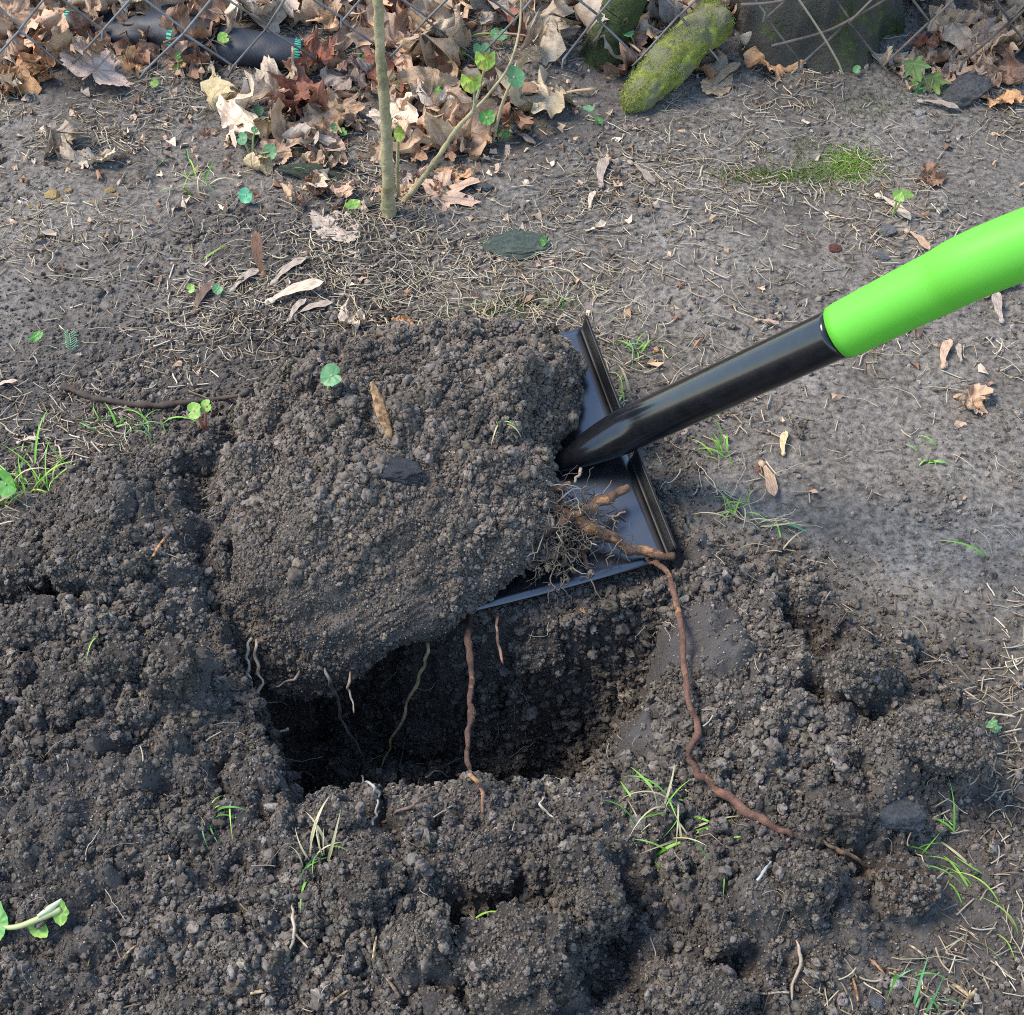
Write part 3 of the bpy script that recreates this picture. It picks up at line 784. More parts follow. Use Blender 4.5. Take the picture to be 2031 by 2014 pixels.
# ------------------------------------------------------------------ moss cushions (uncountable)
k = NT("moss_green", 0.85, 0.2)
k.color(k.attr("col", True, "Color")); M_MOSS = k.m
MOSS = [(1690, 325, .022, .022, 1300, 1.6), (1650, 345, .045, .024, 800, 1.1), (1480, 350, .035, .012, 420, .8), (1560, 350, .04, .014, 420, .8), (980, 615, .04, .012, 300, .7), (910, 630, .02, .010, 160, .8),
        (1600, 300, .05, .02, 240, .55), (1710, 210, .05, .02, 250, .6), (1060, 600, .03, .012, 160, .6), (1280, 700, .03, .015, 130, .6), (1560, 60, .04, .02, 60, .5), (600, 745, .018, .010, 260, 1.2), (640, 770, .016, .010, 160, 1.2)]
mp, mc = [], []
for px, py, rx, ry, n, br in MOSS:
    c = G(px, py); xx = c[0] + RNG.normal(0, rx / 1.6, n); yy = c[1] + RNG.normal(0, ry / 1.6, n)
    mp.append(np.stack([xx, yy, hz(xx, yy) + 0.001], -1))
    mc.append(np.array([0.13, 0.22, 0.035])[None] * br * RNG.uniform(0.45, 1.1, (n, 1)) * np.array([[1, 1, 1]]) + RNG.uniform(0, 0.03, (n, 1)) * np.array([[1, .7, 0]]))
mp = np.vstack(mp); mc = np.vstack(mc); n = len(mp)
gn_scatter("moss", mp, np.stack([RNG.normal(0, .6, n), RNG.normal(0, .6, n), RNG.uniform(0, 6.28, n)], -1), RNG.uniform(0.0025, 0.0055, (n, 1)) * np.array([[1.5, 1.5, 1]]),
           RNG.integers(0, 6, n), np.concatenate([mc, np.ones((n, 1))], 1), NEED, M_MOSS, "low green moss growing in patches on the packed soil")

# thin broken rootlets sticking out of the hole's sides
RV, RF, RC = [], [], []
while len(RV) < 120:
    x = RNG.uniform(-.25, .17); y = RNG.uniform(-.24, .04)
    if poly_sd(np.array([x]), np.array([y]), HOLE)[0] < 0.004: continue
    nr_ = hn(np.array([x]), np.array([y]), .006)[0]; p = np.array([x, y, float(hz(x, y))]); d_ = nr_ + .5 * RNG.normal(size=3); st = RNG.uniform(.0015, .0045); pts = [p - nr_ * .002]
    for _ in range(9):
        d_ = d_ / np.linalg.norm(d_); pts.append(pts[-1] + d_ * st); d_ = d_ + .35 * RNG.normal(size=3) + np.array([0, 0, -.12])
    r_ = RNG.uniform(.0002, .0006); v, f = tube(np.array(pts), np.linspace(r_, r_ * .4, 10), 4, cap=False); RV.append(v); RF.append(f)
    c = HAIR[RNG.integers(0, 4)] * RNG.uniform(.6, 1.3); RC.append(np.repeat(np.append(c, 1)[None], len(v), 0))
v, f = join(list(zip(RV, RF))); o = mesh_obj("hole_rootlets", v, f, M_STR); ca_ = o.data.attributes.new("col", 'FLOAT_COLOR', 'POINT'); ca_.data.foreach_set("color", np.vstack(RC).astype(np.float32).ravel())
tag(o, "thin broken rootlets bristling from the sides of the hole", kind="stuff")
# ------------------------------------------------------------------ dead leaves
MAPLE = [(0, 1), (6, .84), (11, .80), (15, .62), (27, .40), (38, .60), (42, .74), (46, .72), (52, .92), (58, .70), (64, .66), (68, .55), (80, .36), (93, .45), (100, .47), (108, .60), (117, .42), (140, .28), (165, .22), (180, .08)]
OVAL = [(0, 1), (10, .86), (25, .68), (45, .58), (70, .54), (90, .53), (110, .54), (135, .60), (155, .70), (170, .80), (180, .84)]
ROUND = [(0, .86), (20, .84), (50, .85), (90, .88), (130, .86), (158, .72), (172, .45), (180, .30)]
def leaf_mesh(kind, seed, roll=(1.0, 0.6), crumple=0.10, edge=0.10, nang=96, nring=9):
    tab = {"maple": MAPLE, "oval": OVAL, "round": ROUND}[kind]
    rs = np.random.default_rng(seed)
    th = np.linspace(-180, 180, nang, endpoint=False)
    r = np.interp(np.abs(th), [a for a, b in tab], [b for a, b in tab])
    r = r * (1 + 0.03 * np.sin(th * 0.9) * (kind != "maple") + 0.05 * rs.normal(size=nang) * (0.5 if kind != "maple" else 1))
    t = np.linspace(0, 1, nring + 1)[1:]**0.85
    A = np.radians(th)
    x = np.concatenate([[0], (t[:, None] * (r * np.cos(A))[None]).ravel()]); y = np.concatenate([[0], (t[:, None] * (r * np.sin(A))[None]).ravel()])
    axes = {"maple": [0, 52, -52, 108, -108], "oval": [0, 180], "round": [0, 45, -45, 95, -95]}[kind]
    rad_ = np.hypot(x, y); an = np.degrees(np.arctan2(y, x))
    dv = np.min([np.where(np.abs((an - a + 180) % 360 - 180) < 80, np.abs(np.sin(np.radians(an - a))) * rad_, 9) for a in axes], axis=0)
    vein = np.exp(-(dv / 0.022)**2)
    sec = 0.5 + 0.5 * np.cos((rad_ * 1.0 - dv * 0.9) * 42)
    tt = np.concatenate([[0], np.repeat(t, nang)])
    s1, s2 = rs.uniform(0, 50, 2)
    z = crumple * fbm(x * 2.4 + s1, y * 2.4 + s2, 0, 4, seed) + 0.03 * np.minimum(dv, 0.3) * rs.choice([-1, 1]) * 3 * (crumple > 0.03)
    z += edge * tt**3 * fbm(np.cos(np.radians(an)) * 1.6 + s1, np.sin(np.radians(an)) * 1.6, 0, 3, seed + 3) * 2
    p = np.stack([x, y, z], -1)
    for j, kap in enumerate(roll):
        if abs(kap) < 1e-3: continue
        a = rs.uniform(0, 3.14) if j else rs.normal(0.0, 0.5) + (1.57 if rs.random() < .5 else 0)
        c, s = math.cos(a), math.sin(a)
        u = p[:, 0] * c + p[:, 1] * s; v = -p[:, 0] * s + p[:, 1] * c; zz = p[:, 2]
        kk = np.where(u > 0, kap, kap * rs.uniform(0.3, 1.1)) * (1 + 0.4 * v)
        kk = np.where(np.abs(kk) < 1e-3, 1e-3, kk)
        un = np.sin(kk * u) / kk - zz * np.sin(kk * u); zn = (1 - np.cos(kk * u)) / kk + zz * np.cos(kk * u)
        p = np.stack([un * c - v * s, un * s + v * c, zn], -1)
    F = [(0, 1 + j, 1 + (j + 1) % nang) for j in range(nang)]
    for i in range(nring - 1):
        for j in range(nang):
            a = 1 + i * nang + j; b = 1 + i * nang + (j + 1) % nang
            F.append((a, a + nang, b + nang, b))
    p[:, 2] -= np.percentile(p[:, 2], 8)
    return p, F, vein, sec, tt
k = NT("dead_leaf", 0.62, 0.3)
co = k.coord()
mott = k.ramp(k.noise(5, co, 6, 0.65), [(0.25, (0.58, 0.52, 0.47)), (0.5, (0.95, 0.94, 0.92)), (0.75, (1.22, 1.22, 1.2))])
c = k.mix(k.objcol(), mott, 1.0, 'MULTIPLY')
spots = k.ramp(k.noise(28, co, 3, 0.6), [(0.30, (0.35, 0.28, 0.22)), (0.40, (1, 1, 1))])
c = k.mix(c, spots, 0.8, 'MULTIPLY')
c = k.mix(c, (0.55, 0.50, 0.44), k.math('MULTIPLY', k.attr("sec"), 0.10))
c = k.mix(c, (0.20, 0.12, 0.08), k.math('MULTIPLY', k.attr("vein"), 0.45))
k.color(c)
k.bump(k.math('ADD', k.math('MULTIPLY', k.attr("vein"), 1.0), k.math('ADD', k.math('MULTIPLY', k.attr("sec"), 0.35), k.noise(22, co, 5, 0.7))), 0.55, 0.0022)
k.b.inputs["Subsurface Weight"].default_value = 0.0
M_LEAF = k.m
k = NT("leaf_stalk", 0.7, 0.3); k.color(k.objcol()); M_STALK = k.m
LEAFC = dict(tan=(.52, .34, .205), pale=(.66, .51, .36), brown=(.29, .155, .09), red=(.28, .095, .05), orange=(.62, .33, .15), grey=(.42, .33, .25), yellow=(.68, .51, .27), pink=(.56, .365, .24), dark=(.16, .10, .07))
LV = {}
def leaf_variant(kind, curl):
    key = (kind, curl)
    if key not in LV:
        LV[key] = []
        for s in range(4):
            rl, cr, ed = {"flat": ((0.35, 0.2), 0.06, 0.06), "bent": ((1.2, 0.6), 0.18, 0.16), "curled": ((2.2, 1.2), 0.20, 0.20), "crumpled": ((2.4, 2.2), 0.36, 0.30), "rolled": ((4.2, 0.3), 0.06, 0.08)}[curl]
            p, F, vein, sec, tt = leaf_mesh(kind, 500 + s * 13 + len(LV) * 7, rl, cr, ed)
            me_o = mesh_obj("leaf_blade", p, F, M_LEAF)
            fattr(me_o, "vein", vein); fattr(me_o, "sec", sec)
            me = me_o.data; bpy.data.objects.remove(me_o)
            LV[key].append((me, p))
    return LV[key]
pv, pf = tube(smooth_path([(0, 0, 0.01), (-0.3, 0.02, 0.05), (-0.62, 0.08, 0.02)], 9), np.linspace(0.016, 0.022, 9), 6)
_st = mesh_obj("stalk", pv, pf, M_STALK); STALK = _st.data; bpy.data.objects.remove(_st)
def put_leaf(loc, size, kind, curl, color, rz, tilt, label, group="dead leaves on the ground", var=None, stalk=True, name="dead_leaf", jit=0.12):
    vs = leaf_variant(kind, curl); me, p = vs[(var if var is not None else random.randrange(4)) % 4]
    root = empty(name, loc, label, "dead leaf", group)
    o = bpy.data.objects.new("leaf_blade", me); COL.objects.link(o); o.parent = root
    c = LEAFC[color] if isinstance(color, str) else color
    j = random.uniform(1 - jit, 1 + jit)
    o.color = (c[0] * j, c[1] * j, c[2] * j * random.uniform(.95, 1.05), 1)
    root.scale = (size,) * 3
    root.rotation_euler = (tilt[0], tilt[1], rz)
    M3 = rotm(*root.rotation_euler) * size
    zz = (p @ M3.T)[:, 2]
    root.location = Vector(loc) + Vector((0, 0, -float(np.percentile(zz, 6))))
    if stalk:
        s = bpy.data.objects.new("stalk", STALK); COL.objects.link(s); s.parent = root
        s.color = (c[0] * .8, c[1] * .7, c[2] * .65, 1)
    return root
# (px, py, size m, shape, curl, colour, yaw deg, tilt x, tilt y, label)
HERO = [
 (60, 60, .105, "maple", "bent", "pink", 200, .35, .1, "large pinkish tan maple leaf with small holes, top left corner behind the fence"),
 (25, 165, .060, "maple", "crumpled", "orange", 30, .1, .2, "crumpled sunlit orange-brown leaf at the left edge under the fence"),
 (90, 128, .055, "maple", "curled", "orange", 110, .3, .0, "curled bright orange-tan leaf below the fence wire, left"),
 (195, 150, .060, "round", "flat", (.66, .47, .35), 80, .5, .1, "round pinkish leaf with wavy rim lying before the fence, upper left"),
 (170, 75, .040, "round", "crumpled", "brown", 20, .4, .2, "cup-shaped brown leaf holding a pale scrap, against the black fabric"),
 (262, 65, .050, "maple", "curled", "brown", 75, 1.0, .1, "brown leaf standing upright against the black fabric"),
 (385, 95, .062, "maple", "bent", "pink", 120, .5, -.2, "pink-tan leaf leaning below the black fabric"),
 (415, 128, .060, "maple", "crumpled", "brown", 200, .2, .2, "dark brown crumpled leaf under the leaning pink-tan leaf"),
 (545, 190, .075, "maple", "curled", "pale", 60, .35, .2, "large pale tan leaf curling over, left of the sapling"),
 (600, 225, .055, "maple", "rolled", "brown", 10, .1, .1, "glossy brown rolled leaf beside the large pale one"),
 (455, 218, .055, "maple", "crumpled", "yellow", 160, .2, .0, "yellow-brown shrivelled leaf, lowest of the heap left of the sapling"),
 (520, 262, .045, "round", "crumpled", "yellow", 40, .1, .1, "small yellowish crinkled leaf below the shrivelled one"),
 (672, 222, .058, "maple", "bent", "pink", 300, .15, .1, "flat pinkish leaf just left of the sapling stem"),
 (115, 290, .055, "maple", "crumpled", "grey", 10, .2, .0, "crumpled grey-tan leaf alone on bare soil, left"),
 (195, 318, .040, "oval", "bent", "pale", 170, .1, .2, "pale flat leaf tongue sticking out beside the lone crumpled leaf"),
 (510, 335, .036, "oval", "rolled", "yellow", 60, .1, .3, "narrow twisted yellow leaf on the needles left of the sapling"),
 (545, 305, .030, "round", "bent", "pink", 0, .2, .1, "small pink-tan leaf scrap above the narrow twisted leaf"),
 (570, 385, .030, "oval", "rolled", "tan", 100, .5, .2, "thin tan leaf standing on edge near the mossy stone"),
 (628, 375, .032, "oval", "curled", "brown", 80, .3, .2, "reddish brown curled leaf in front of the mossy stone"),
 (665, 445, .050, "oval", "flat", "grey", 130, .05, .05, "greyish flat leaf pieces below the sapling"),
 (640, 300, .035, "round", "bent", "pink", 60, .2, .1, "small pink leaf beside the sapling stem, half upright"),
 (795, 40, .100, "maple", "bent", "red", 20, .75, .15, "big dark red leaf propped behind the sapling, top centre"),
 (845, 95, .070, "maple", "curled", "red", 320, .5, .1, "rust-red leaf tucked under the big dark red one"),
 (770, 110, .070, "maple", "curled", "brown", 100, .3, .2, "brown arched leaf behind the sapling stem"),
 (1090, 192, .098, "maple", "curled", (.66, .52, .31), 200, .12, .1, "large speckled cream-yellow maple leaf left of the mossy root"),
 (930, 185, .050, "maple", "bent", "grey", 200, .2, .1, "dull grey-brown leaf beside the large speckled cream leaf"),
 (845, 215, .034, "maple", "bent", "brown", 90, .8, .1, "small brown leaf standing upright right of the sapling"),
 (800, 212, .032, "oval", "curled", "tan", 130, .3, .1, "small curled tan leaf touching the sapling stem"),
 (930, 262, .032, "oval", "curled", "brown", 10, .1, .1, "shiny brown leaf under the tall green seedling"),
 (1022, 250, .026, "round", "crumpled", "orange", 10, .1, .1, "small orange-brown crinkled leaf right of the tall green seedling"),
 (895, 352, .030, "oval", "bent", "orange", 0, .15, .1, "small orange oval leaf between sapling and twig"),
 (870, 385, .065, "maple", "flat", "pink", 30, .08, .0, "flat pale leaf under the twig at the sapling base"),
 (1270, 65, .070, "maple", "curled", "brown", 30, .5, .2, "dark brown leathery leaf between the two mossy stems"),
 (1250, 130, .060, "maple", "curled", "brown", 240, .6, .1, "brown upright leaf against the mossy root"),
 (1330, 95, .055, "maple", "crumpled", "tan", 140, .5, .2, "ragged tan leaf above the mossy root"),
 (1475, 95, .040, "oval", "rolled", "pale", 80, .7, .2, "pale rolled leaf standing between mossy root and trunk"),
 (1530, 130, .058, "oval", "bent", "orange", 20, .35, .1, "broad orange-brown leaf lying at the foot of the trunk"),
 (1420, 165, .036, "oval", "flat", "tan", 50, .15, .1, "small tan leaf leaning on the mossy root"),
 (1800, 130, .045, "oval", "bent", "grey", 10, .1, .1, "grey-brown curved leaf behind the ivy"),
 (1945, 165, .055, "maple", "crumpled", "pink", 100, .2, .1, "pinkish crumpled leaf right of the ivy"),
 (1985, 200, .035, "oval", "bent", "orange", 170, .1, .1, "orange leaf fragment at the right edge near the ivy"),
 (1968, 125, .022, "oval", "flat", "orange", 60, .5, .1, "small orange leaf under the fence, right"),
 (1865, 108, .026, "oval", "flat", "orange", 5, .2, .1, "slim orange-yellow leaf on the straw, right of the trunk"),
 (1840, 355, .026, "round", "curled", "brown", 10, .2, .1, "small brown curled leaf on bare soil above the spade shaft"),
 (120, 25, .070, "maple", "bent", "pale", 40, .2, .2, "pale leaf at the top edge above the black fabric"),
 (1925, 800, .030, "oval", "crumpled", "tan", 40, .1, .1, "shredded tan leaf on the path under the green sleeve"),
 (1340, 20, .035, "round", "crumpled", "orange", 40, .4, .1, "rust-orange leaf at the top edge beside the trunk"),
 (1415, 30, .050, "maple", "bent", "tan", 340, .3, .1, "tan leaf left of the trunk at the top edge"),
 (800, 640, .020, "oval", "curled", "orange", 10, .1, .1, "tiny orange leaf on the straw just behind the heap"),
 (715, 640, .030, "maple", "crumpled", "pale", 200, .1, .1, "pale brown crumpled leaf on the straw behind the heap"),
]
for i, (px, py, sz, kind, curl, colr, rz, tx, ty, lab) in enumerate(HERO):
    loc = G(px, py + (8 if py < 200 else 4))
    put_leaf(loc, sz * 0.80, kind, curl, colr, R(rz), (tx, ty), lab, var=i)
# the litter along and behind the fence: many leaves that look alike
ZONES = [((-0.85, -0.30), "behind the fence, left part"), ((-0.30, 0.05), "in the litter behind the sapling"),
         ((0.05, 0.45), "in the litter between the mossy trunks"), ((0.45, 1.0), "behind the fence, right of the trunk")]
nlit = 0
for q in range(380):
    if nlit >= 225: break
    y = 0.63 + min(0.28, abs(random.gauss(0, 0.16))) if q > 40 else random.uniform(0.50, 0.62)
    x = random.uniform(-0.5 * (0.85 + y), 0.5 * (0.85 + y))
    if -0.50 < x < -0.19 and 0.62 < y < 0.745 and random.random() < 0.62: continue
    if 0.22 < x < 0.62 and y < 0.66: continue
    if q <= 40 and (x > 0.08 or x < -0.30): continue
    if math.hypot(x - 0.335, y - 0.725) < 0.12 or math.hypot(x - 0.09, y - 0.70) < 0.03: continue
    if abs(x - 0.055) < 0.085 and 0.52 < y < 0.64: continue
    zl = [l for (a, b), l in ZONES if a <= x < b]
    if not zl: continue
    col_ = random.choice(["tan", "pink", "brown", "pale", "grey", "pink", "pale", "tan", "red", "tan", "grey"])
    kd_ = random.choice(["maple", "maple", "maple", "oval"]); cu_ = random.choice(["curled", "crumpled", "bent", "curled", "crumpled", "rolled"])
    CN = dict(tan="tan", pink="pinkish", brown="brown", pale="pale", grey="greyish", red="rust-red", dark="dark brown")[col_]
    zl = [CN + " " + cu_ + (" lobed" if kd_ == "maple" else " narrow") + " leaf " + zl[0]]
    put_leaf((x, y, float(hz(x, y)) + random.uniform(0, 0.018)), random.uniform(.038, .072), kd_,
             cu_, col_, random.uniform(0, 6.28), (random.gauss(0.08, .2), random.gauss(0, .2)), zl[0],
             "dead leaves in the litter along the fence", stalk=random.random() < 0.4, jit=.3)
    nlit += 1
# leaves gathered round the sapling and the twig
for q in range(46):
    px = random.uniform(560, 1040); py = random.uniform(130, 300) if q < 30 else random.uniform(300, 420)
    if q >= 30: px = random.uniform(600, 900)
    if px > 985 and 130 < py < 240: continue
    loc = G(px, py); col_ = random.choice(["tan", "pink", "brown", "pale", "grey", "tan", "brown"]); cu_ = random.choice(["curled", "crumpled", "bent", "crumpled"]); kd_ = random.choice(["maple", "oval", "maple"])
    CN = dict(tan="tan", pink="pinkish", brown="brown", pale="pale", grey="greyish")[col_]
    put_leaf(loc + np.array([0, 0, random.uniform(0, .006)]), random.uniform(.022, .045) if q < 30 else random.uniform(.014, .028), kd_, cu_, col_, random.uniform(0, 6.28), (random.gauss(.15, .3), random.gauss(0, .3)),
             ("small " if q >= 30 else "") + CN + " " + cu_ + (" lobed" if kd_ == "maple" else " narrow") + " leaf on the ground " + ("left of the sapling" if px < 750 else ("at the sapling's foot" if py > 300 else "right of the sapling")), "dead leaves gathered round the sapling", stalk=False, jit=.25)
for q in range(34):
    lft = q < 22
    px = random.uniform(-20, 430) if lft else random.uniform(1760, 2040); py = random.uniform(95, 185 if px < 200 else 160)
    if 120 < px < 270 and py > 100: continue
    loc = G(px, py); col_ = random.choice(["tan", "pink", "brown", "pale", "orange"] if lft else ["tan", "pink", "brown", "grey", "pale"]); cu_ = random.choice(["curled", "crumpled", "bent"]); kd_ = random.choice(["maple", "oval", "maple"])
    CN = dict(tan="tan", pink="pinkish", brown="brown", pale="pale", grey="greyish", orange="orange")[col_]
    put_leaf(loc, random.uniform(.022, .042), kd_, cu_, col_, random.uniform(0, 6.28), (random.gauss(.25, .25), random.gauss(0, .25)),
             CN + " " + cu_ + (" lobed" if kd_ == "maple" else " narrow") + " leaf at the foot of the fence, " + ("far left" if lft else "far right"), "dead leaves at the foot of the fence", stalk=False, jit=.2)
# farther litter, one mass behind the fence
FLV, FLF, FLC = [], [], []
LOW = [leaf_mesh("maple", 700 + q, (2.0, 1.4), 0.26, 0.2, 32, 4)[:2] for q in range(8)]
for q in range(330):
    x = random.uniform(-1.3, 1.3); y = random.uniform(0.90, 1.9)
    pl, fl = LOW[q % 8]
    s = random.uniform(.04, .07)
    FLV.append(pl * s @ rotm(random.gauss(0, .4), random.gauss(0, .4), random.uniform(0, 6.28)).T + np.array([x, y, float(hz(x, y)) + random.uniform(0, .02)])); FLF.append(fl)
    c = np.array(LEAFC[random.choice(["tan", "pink", "brown", "pale", "grey", "red"])]) * random.uniform(.7, 1.1)
    FLC.append(np.repeat(np.append(c, 1)[None], len(pl), 0))
VV, FF = join(list(zip(FLV, FLF)))
so = mesh_obj("leaf_litter", VV, FF, M_STR)
ca_ = so.data.attributes.new("col", 'FLOAT_COLOR', 'POINT'); ca_.data.foreach_set("color", np.vstack(FLC).astype(np.float32).ravel())
tag(so, "deep brown leaf litter spreading away behind the fence", kind="stuff")
# small torn scraps sprinkled on the ground (uncountable)
SV, SF, SC = [], [], []
for q in range(700):
    if q < 430: x, y = random.uniform(-.55, .15), random.gauss(0.52, 0.10)
    else: x, y = random.uniform(-.6, .62), random.uniform(0.0, 0.75)
    if samp(dug, np.array([x]), np.array([y]))[0] > 0.3: continue
    s = random.uniform(.003, .011); n = 7
    an = np.sort(RNG.uniform(0, 6.28, n)); rr = s * RNG.uniform(.5, 1, n) * np.where(np.arange(n) % 2, 1, .8)
    v = np.stack([rr * np.cos(an), rr * np.sin(an) * .7, .35 * s * RNG.normal(size=n)], -1); v = np.vstack([[0, 0, 0.1 * s], v])
    v = v @ rotm(random.gauss(0, .4), random.gauss(0, .4), random.uniform(0, 6)).T + np.array([x, y, float(hz(x, y)) + .0025])
    SV.append(v); SF.append([(0, 1 + j, 1 + (j + 1) % n) for j in range(n)])
    c = np.array(random.choice([LEAFC[c] for c in ("tan", "brown", "grey", "pink", "dark", "pale")])) * random.uniform(.7, 1.1)
    SC.append(np.repeat(np.append(c, 1)[None], len(v), 0))
VV, FF = join(list(zip(SV, SF)))
so = mesh_obj("leaf_scraps", VV, FF, M_STR, smooth=False)
ca_ = so.data.attributes.new("col", 'FLOAT_COLOR', 'POINT'); ca_.data.foreach_set("color", np.vstack(SC).astype(np.float32).ravel())
tag(so, "small torn scraps of dead leaves sprinkled over the ground", kind="stuff")

# ------------------------------------------------------------------ maple keys
k = NT("maple_key", 0.7, 0.25)
co = k.coord()
st_ = k.n("ShaderNodeTexNoise"); st_.inputs["Scale"].default_value = 9; mp_ = k.n("ShaderNodeMapping"); mp_.inputs["Scale"].default_value = (0.6, 6, 6)
k.l(co, mp_.inputs[0]); k.l(mp_.outputs[0], st_.inputs["Vector"])
c = k.mix(k.objcol(), k.ramp(st_.outputs["Fac"], [(0.3, (0.6, 0.57, 0.55)), (0.7, (1.2, 1.2, 1.2))]), 1.0, 'MULTIPLY')
k.color(c); k.bump(st_.outputs["Fac"], 0.5, 0.001); M_KEY = k.m
xs = np.linspace(0, 1, 22); prof_t = np.interp(xs, [0, .08, .25, .5, .75, .92, 1], [.03, .055, .075, .09, .10, .075, .01]); prof_b = np.interp(xs, [0, .08, .25, .5, .75, .92, 1], [-.03, -.05, -.07, -.13, -.16, -.11, -.01])
cur = 0.10 * np.sin(xs * 2.6)
nv = 6
V = []
for i in range(22):
    for j in range(nv):
        yy = prof_t[i] + (prof_b[i] - prof_t[i]) * j / (nv - 1)
        V.append((xs[i], yy + cur[i], 0.02 + 0.05 * math.sin(xs[i] * 2.8) + 0.012 * math.sin(xs[i] * 17 + j) + 0.03 * (j / nv)**2))
F = [(i * nv + j, i * nv + j + 1, (i + 1) * nv + j + 1, (i + 1) * nv + j) for i in range(21) for j in range(nv - 1)]
_o = mesh_obj("wing", V, F, M_KEY); KEYW = _o.data; bpy.data.objects.remove(_o)
v, f = ico(2); v = v * np.array([.11, .075, .035]) + np.array([0.0, 0, .03]); _o = mesh_obj("nutlet", v, f, M_KEY); KEYN = _o.data; bpy.data.objects.remove(_o)
KEYS = [((523, 548), (517, 463), "brown", "brown maple key standing nearly upright in the straw, left of centre", 55), ((545, 565), (612, 515), "grey", "grey maple key right of the upright brown one", 0),
        ((462, 580), (518, 540), "grey", "pale grey maple key left of the upright brown one", 0), ((388, 622), (428, 565), "dark", "dark grey maple key under a tiny green leaf", 0),
        ((537, 602), (648, 582), "pale", "long pale maple key lowest of the group near the straw", 8), ((575, 640), (610, 600), "grey", "small grey maple key below the long pale one", 0),
        ((582, 632), (665, 612), "grey", "dull maple key with a ragged end beside the long pale one", 0), ((1192, 372), (1205, 320), "grey", "grey maple key pointing up, right of the straw", 0),
        ((1250, 328), (1292, 375), "grey", "speckled maple key slanting down beside the grey pointing one", 0), ((1170, 415), (1180, 390), "pale", "tiny pale maple key below the slanting pair", 0),
        ((1015, 265), (1057, 297), "grey", "maple key near the foot of the tall green seedling", 0), ((1825, 205), (1900, 228), "grey", "mauve-grey maple key below the ivy", 0),
        ((1740, 392), (1800, 445), "pale", "narrow tan maple key beside the small two-leaved seedling", 0), ((1798, 462), (1838, 508), "tan", "short tan maple key just above the green sleeve", 0),
        ((1510, 925), (1528, 995), "tan", "lone tan maple key on the packed path beside the hole", 0), ((1553, 905), (1560, 862), "yellow", "small greenish maple key above the lone tan one", 0),
        ((1955, 592), (2020, 570), "tan", "tan maple key under the sleeve at the right edge", 0), ((1985, 640), (1975, 590), "grey", "grey maple key below the tan one under the sleeve", 0),
        ((1870, 730), (1885, 682), "pink", "pinkish maple key under the middle of the sleeve", 0), ((1905, 720), (1900, 690), "grey", "small broken maple key beside the pinkish one", 0),
        ((845, 705), (865, 665), "pale", "pale speckled maple key stuck in the back of the heap", 30), ((-15, 775), (40, 765), "pale", "cream spotted maple key at the left edge", 0),
        ((38, 882), (82, 880), "pale", "white-grey maple key near the grass at the left edge", 0), ((1500, 640), (1545, 655), "pink", "brownish maple key just above the black shaft", 0), ((1415, 180), (1470, 140), "tan", "long tan maple key lying against the mossy root", 10)]
for (b, t_, colr, lab, up) in KEYS:
    p0 = G(*b); p1 = G(*t_)
    L_ = np.hypot(*(p1 - p0)[:2]); yaw = math.atan2(p1[1] - p0[1], p1[0] - p0[0])
    if up > 40: L_ = 0.042
    root = empty("maple_key", p0 + np.array([0, 0, .0015]), lab, "maple key", "maple keys on the ground")
    root.scale = (min(L_, .055), min(L_, .055) if L_ > .02 else .025, .045); root.rotation_euler = (random.gauss(0, .12), -R(up) - 0.03, yaw)
    for nm, me in (("wing", KEYW), ("nutlet", KEYN)):
        o = bpy.data.objects.new(nm, me); COL.objects.link(o); o.parent = root; c = LEAFC[colr]; o.color = (c[0] * .85, c[1] * .85, c[2] * .88, 1)
# ------------------------------------------------------------------ trees, fence, fabric at the back
def moss_mat(name, moss, bark, amount, scale=18):
    k = NT(name, 0.9, 0.2); co = k.coord()
    b = k.mix(bark, tuple(c * 0.35 for c in bark), k.noise(40, co, 6, 0.7))
    mcol = k.ramp(k.noise(60, co, 5, 0.7), [(0.3, tuple(c * 0.35 for c in moss)), (0.55, moss), (0.75, tuple(min(1, c * 1.7) for c in moss))])
    fac = k.ramp(k.noise(scale, co, 5, 0.6), [(0.62 - amount * 0.4, (0, 0, 0)), (0.72 - amount * 0.4, (1, 1, 1))])
    k.color(k.mix(b, mcol, fac))
    k.bump(k.math('ADD', k.noise(260, co, 5, 0.75), k.math('MULTIPLY', k.noise(45, co, 5, 0.7), 2.0)), 0.9, 0.006)
    return k.m
M_BARK = moss_mat("mossy_bark", (0.085, 0.10, 0.035), (0.125, 0.115, 0.095), 0.22, 14)
M_ROOTMOSS = moss_mat("yellow_green_moss_bark", (0.31, 0.33, 0.07), (0.33, 0.31, 0.18), 0.45, 34)
M_STEMMOSS = moss_mat("dull_green_bark", (0.075, 0.095, 0.035), (0.085, 0.09, 0.055), 0.55, 14)
TX, TY = at_y(1605, 150, 0.70)[0], 0.725
tree = empty("mossy_tree", (TX, TY, 0), "thick dark mossy tree trunk behind the chain-link fence, upper right", "tree")
zz = np.concatenate([np.linspace(-0.05, 0.25, 40), np.linspace(0.28, 2.4, 40)])
pth = np.stack([0.02 * np.sin(zz * 2), 0.03 * zz, zz], -1)
rt = 0.076 + 0.030 * np.exp(-np.clip(zz + 0.02, 0, 9) / 0.045)
v, f = tube(pth, rt, 64)
an = np.arctan2(v[:, 1], v[:, 0]); rr0 = np.hypot(v[:, 0] - np.interp(v[:, 2], zz, pth[:, 0]), v[:, 1] - np.interp(v[:, 2], zz, pth[:, 1]))
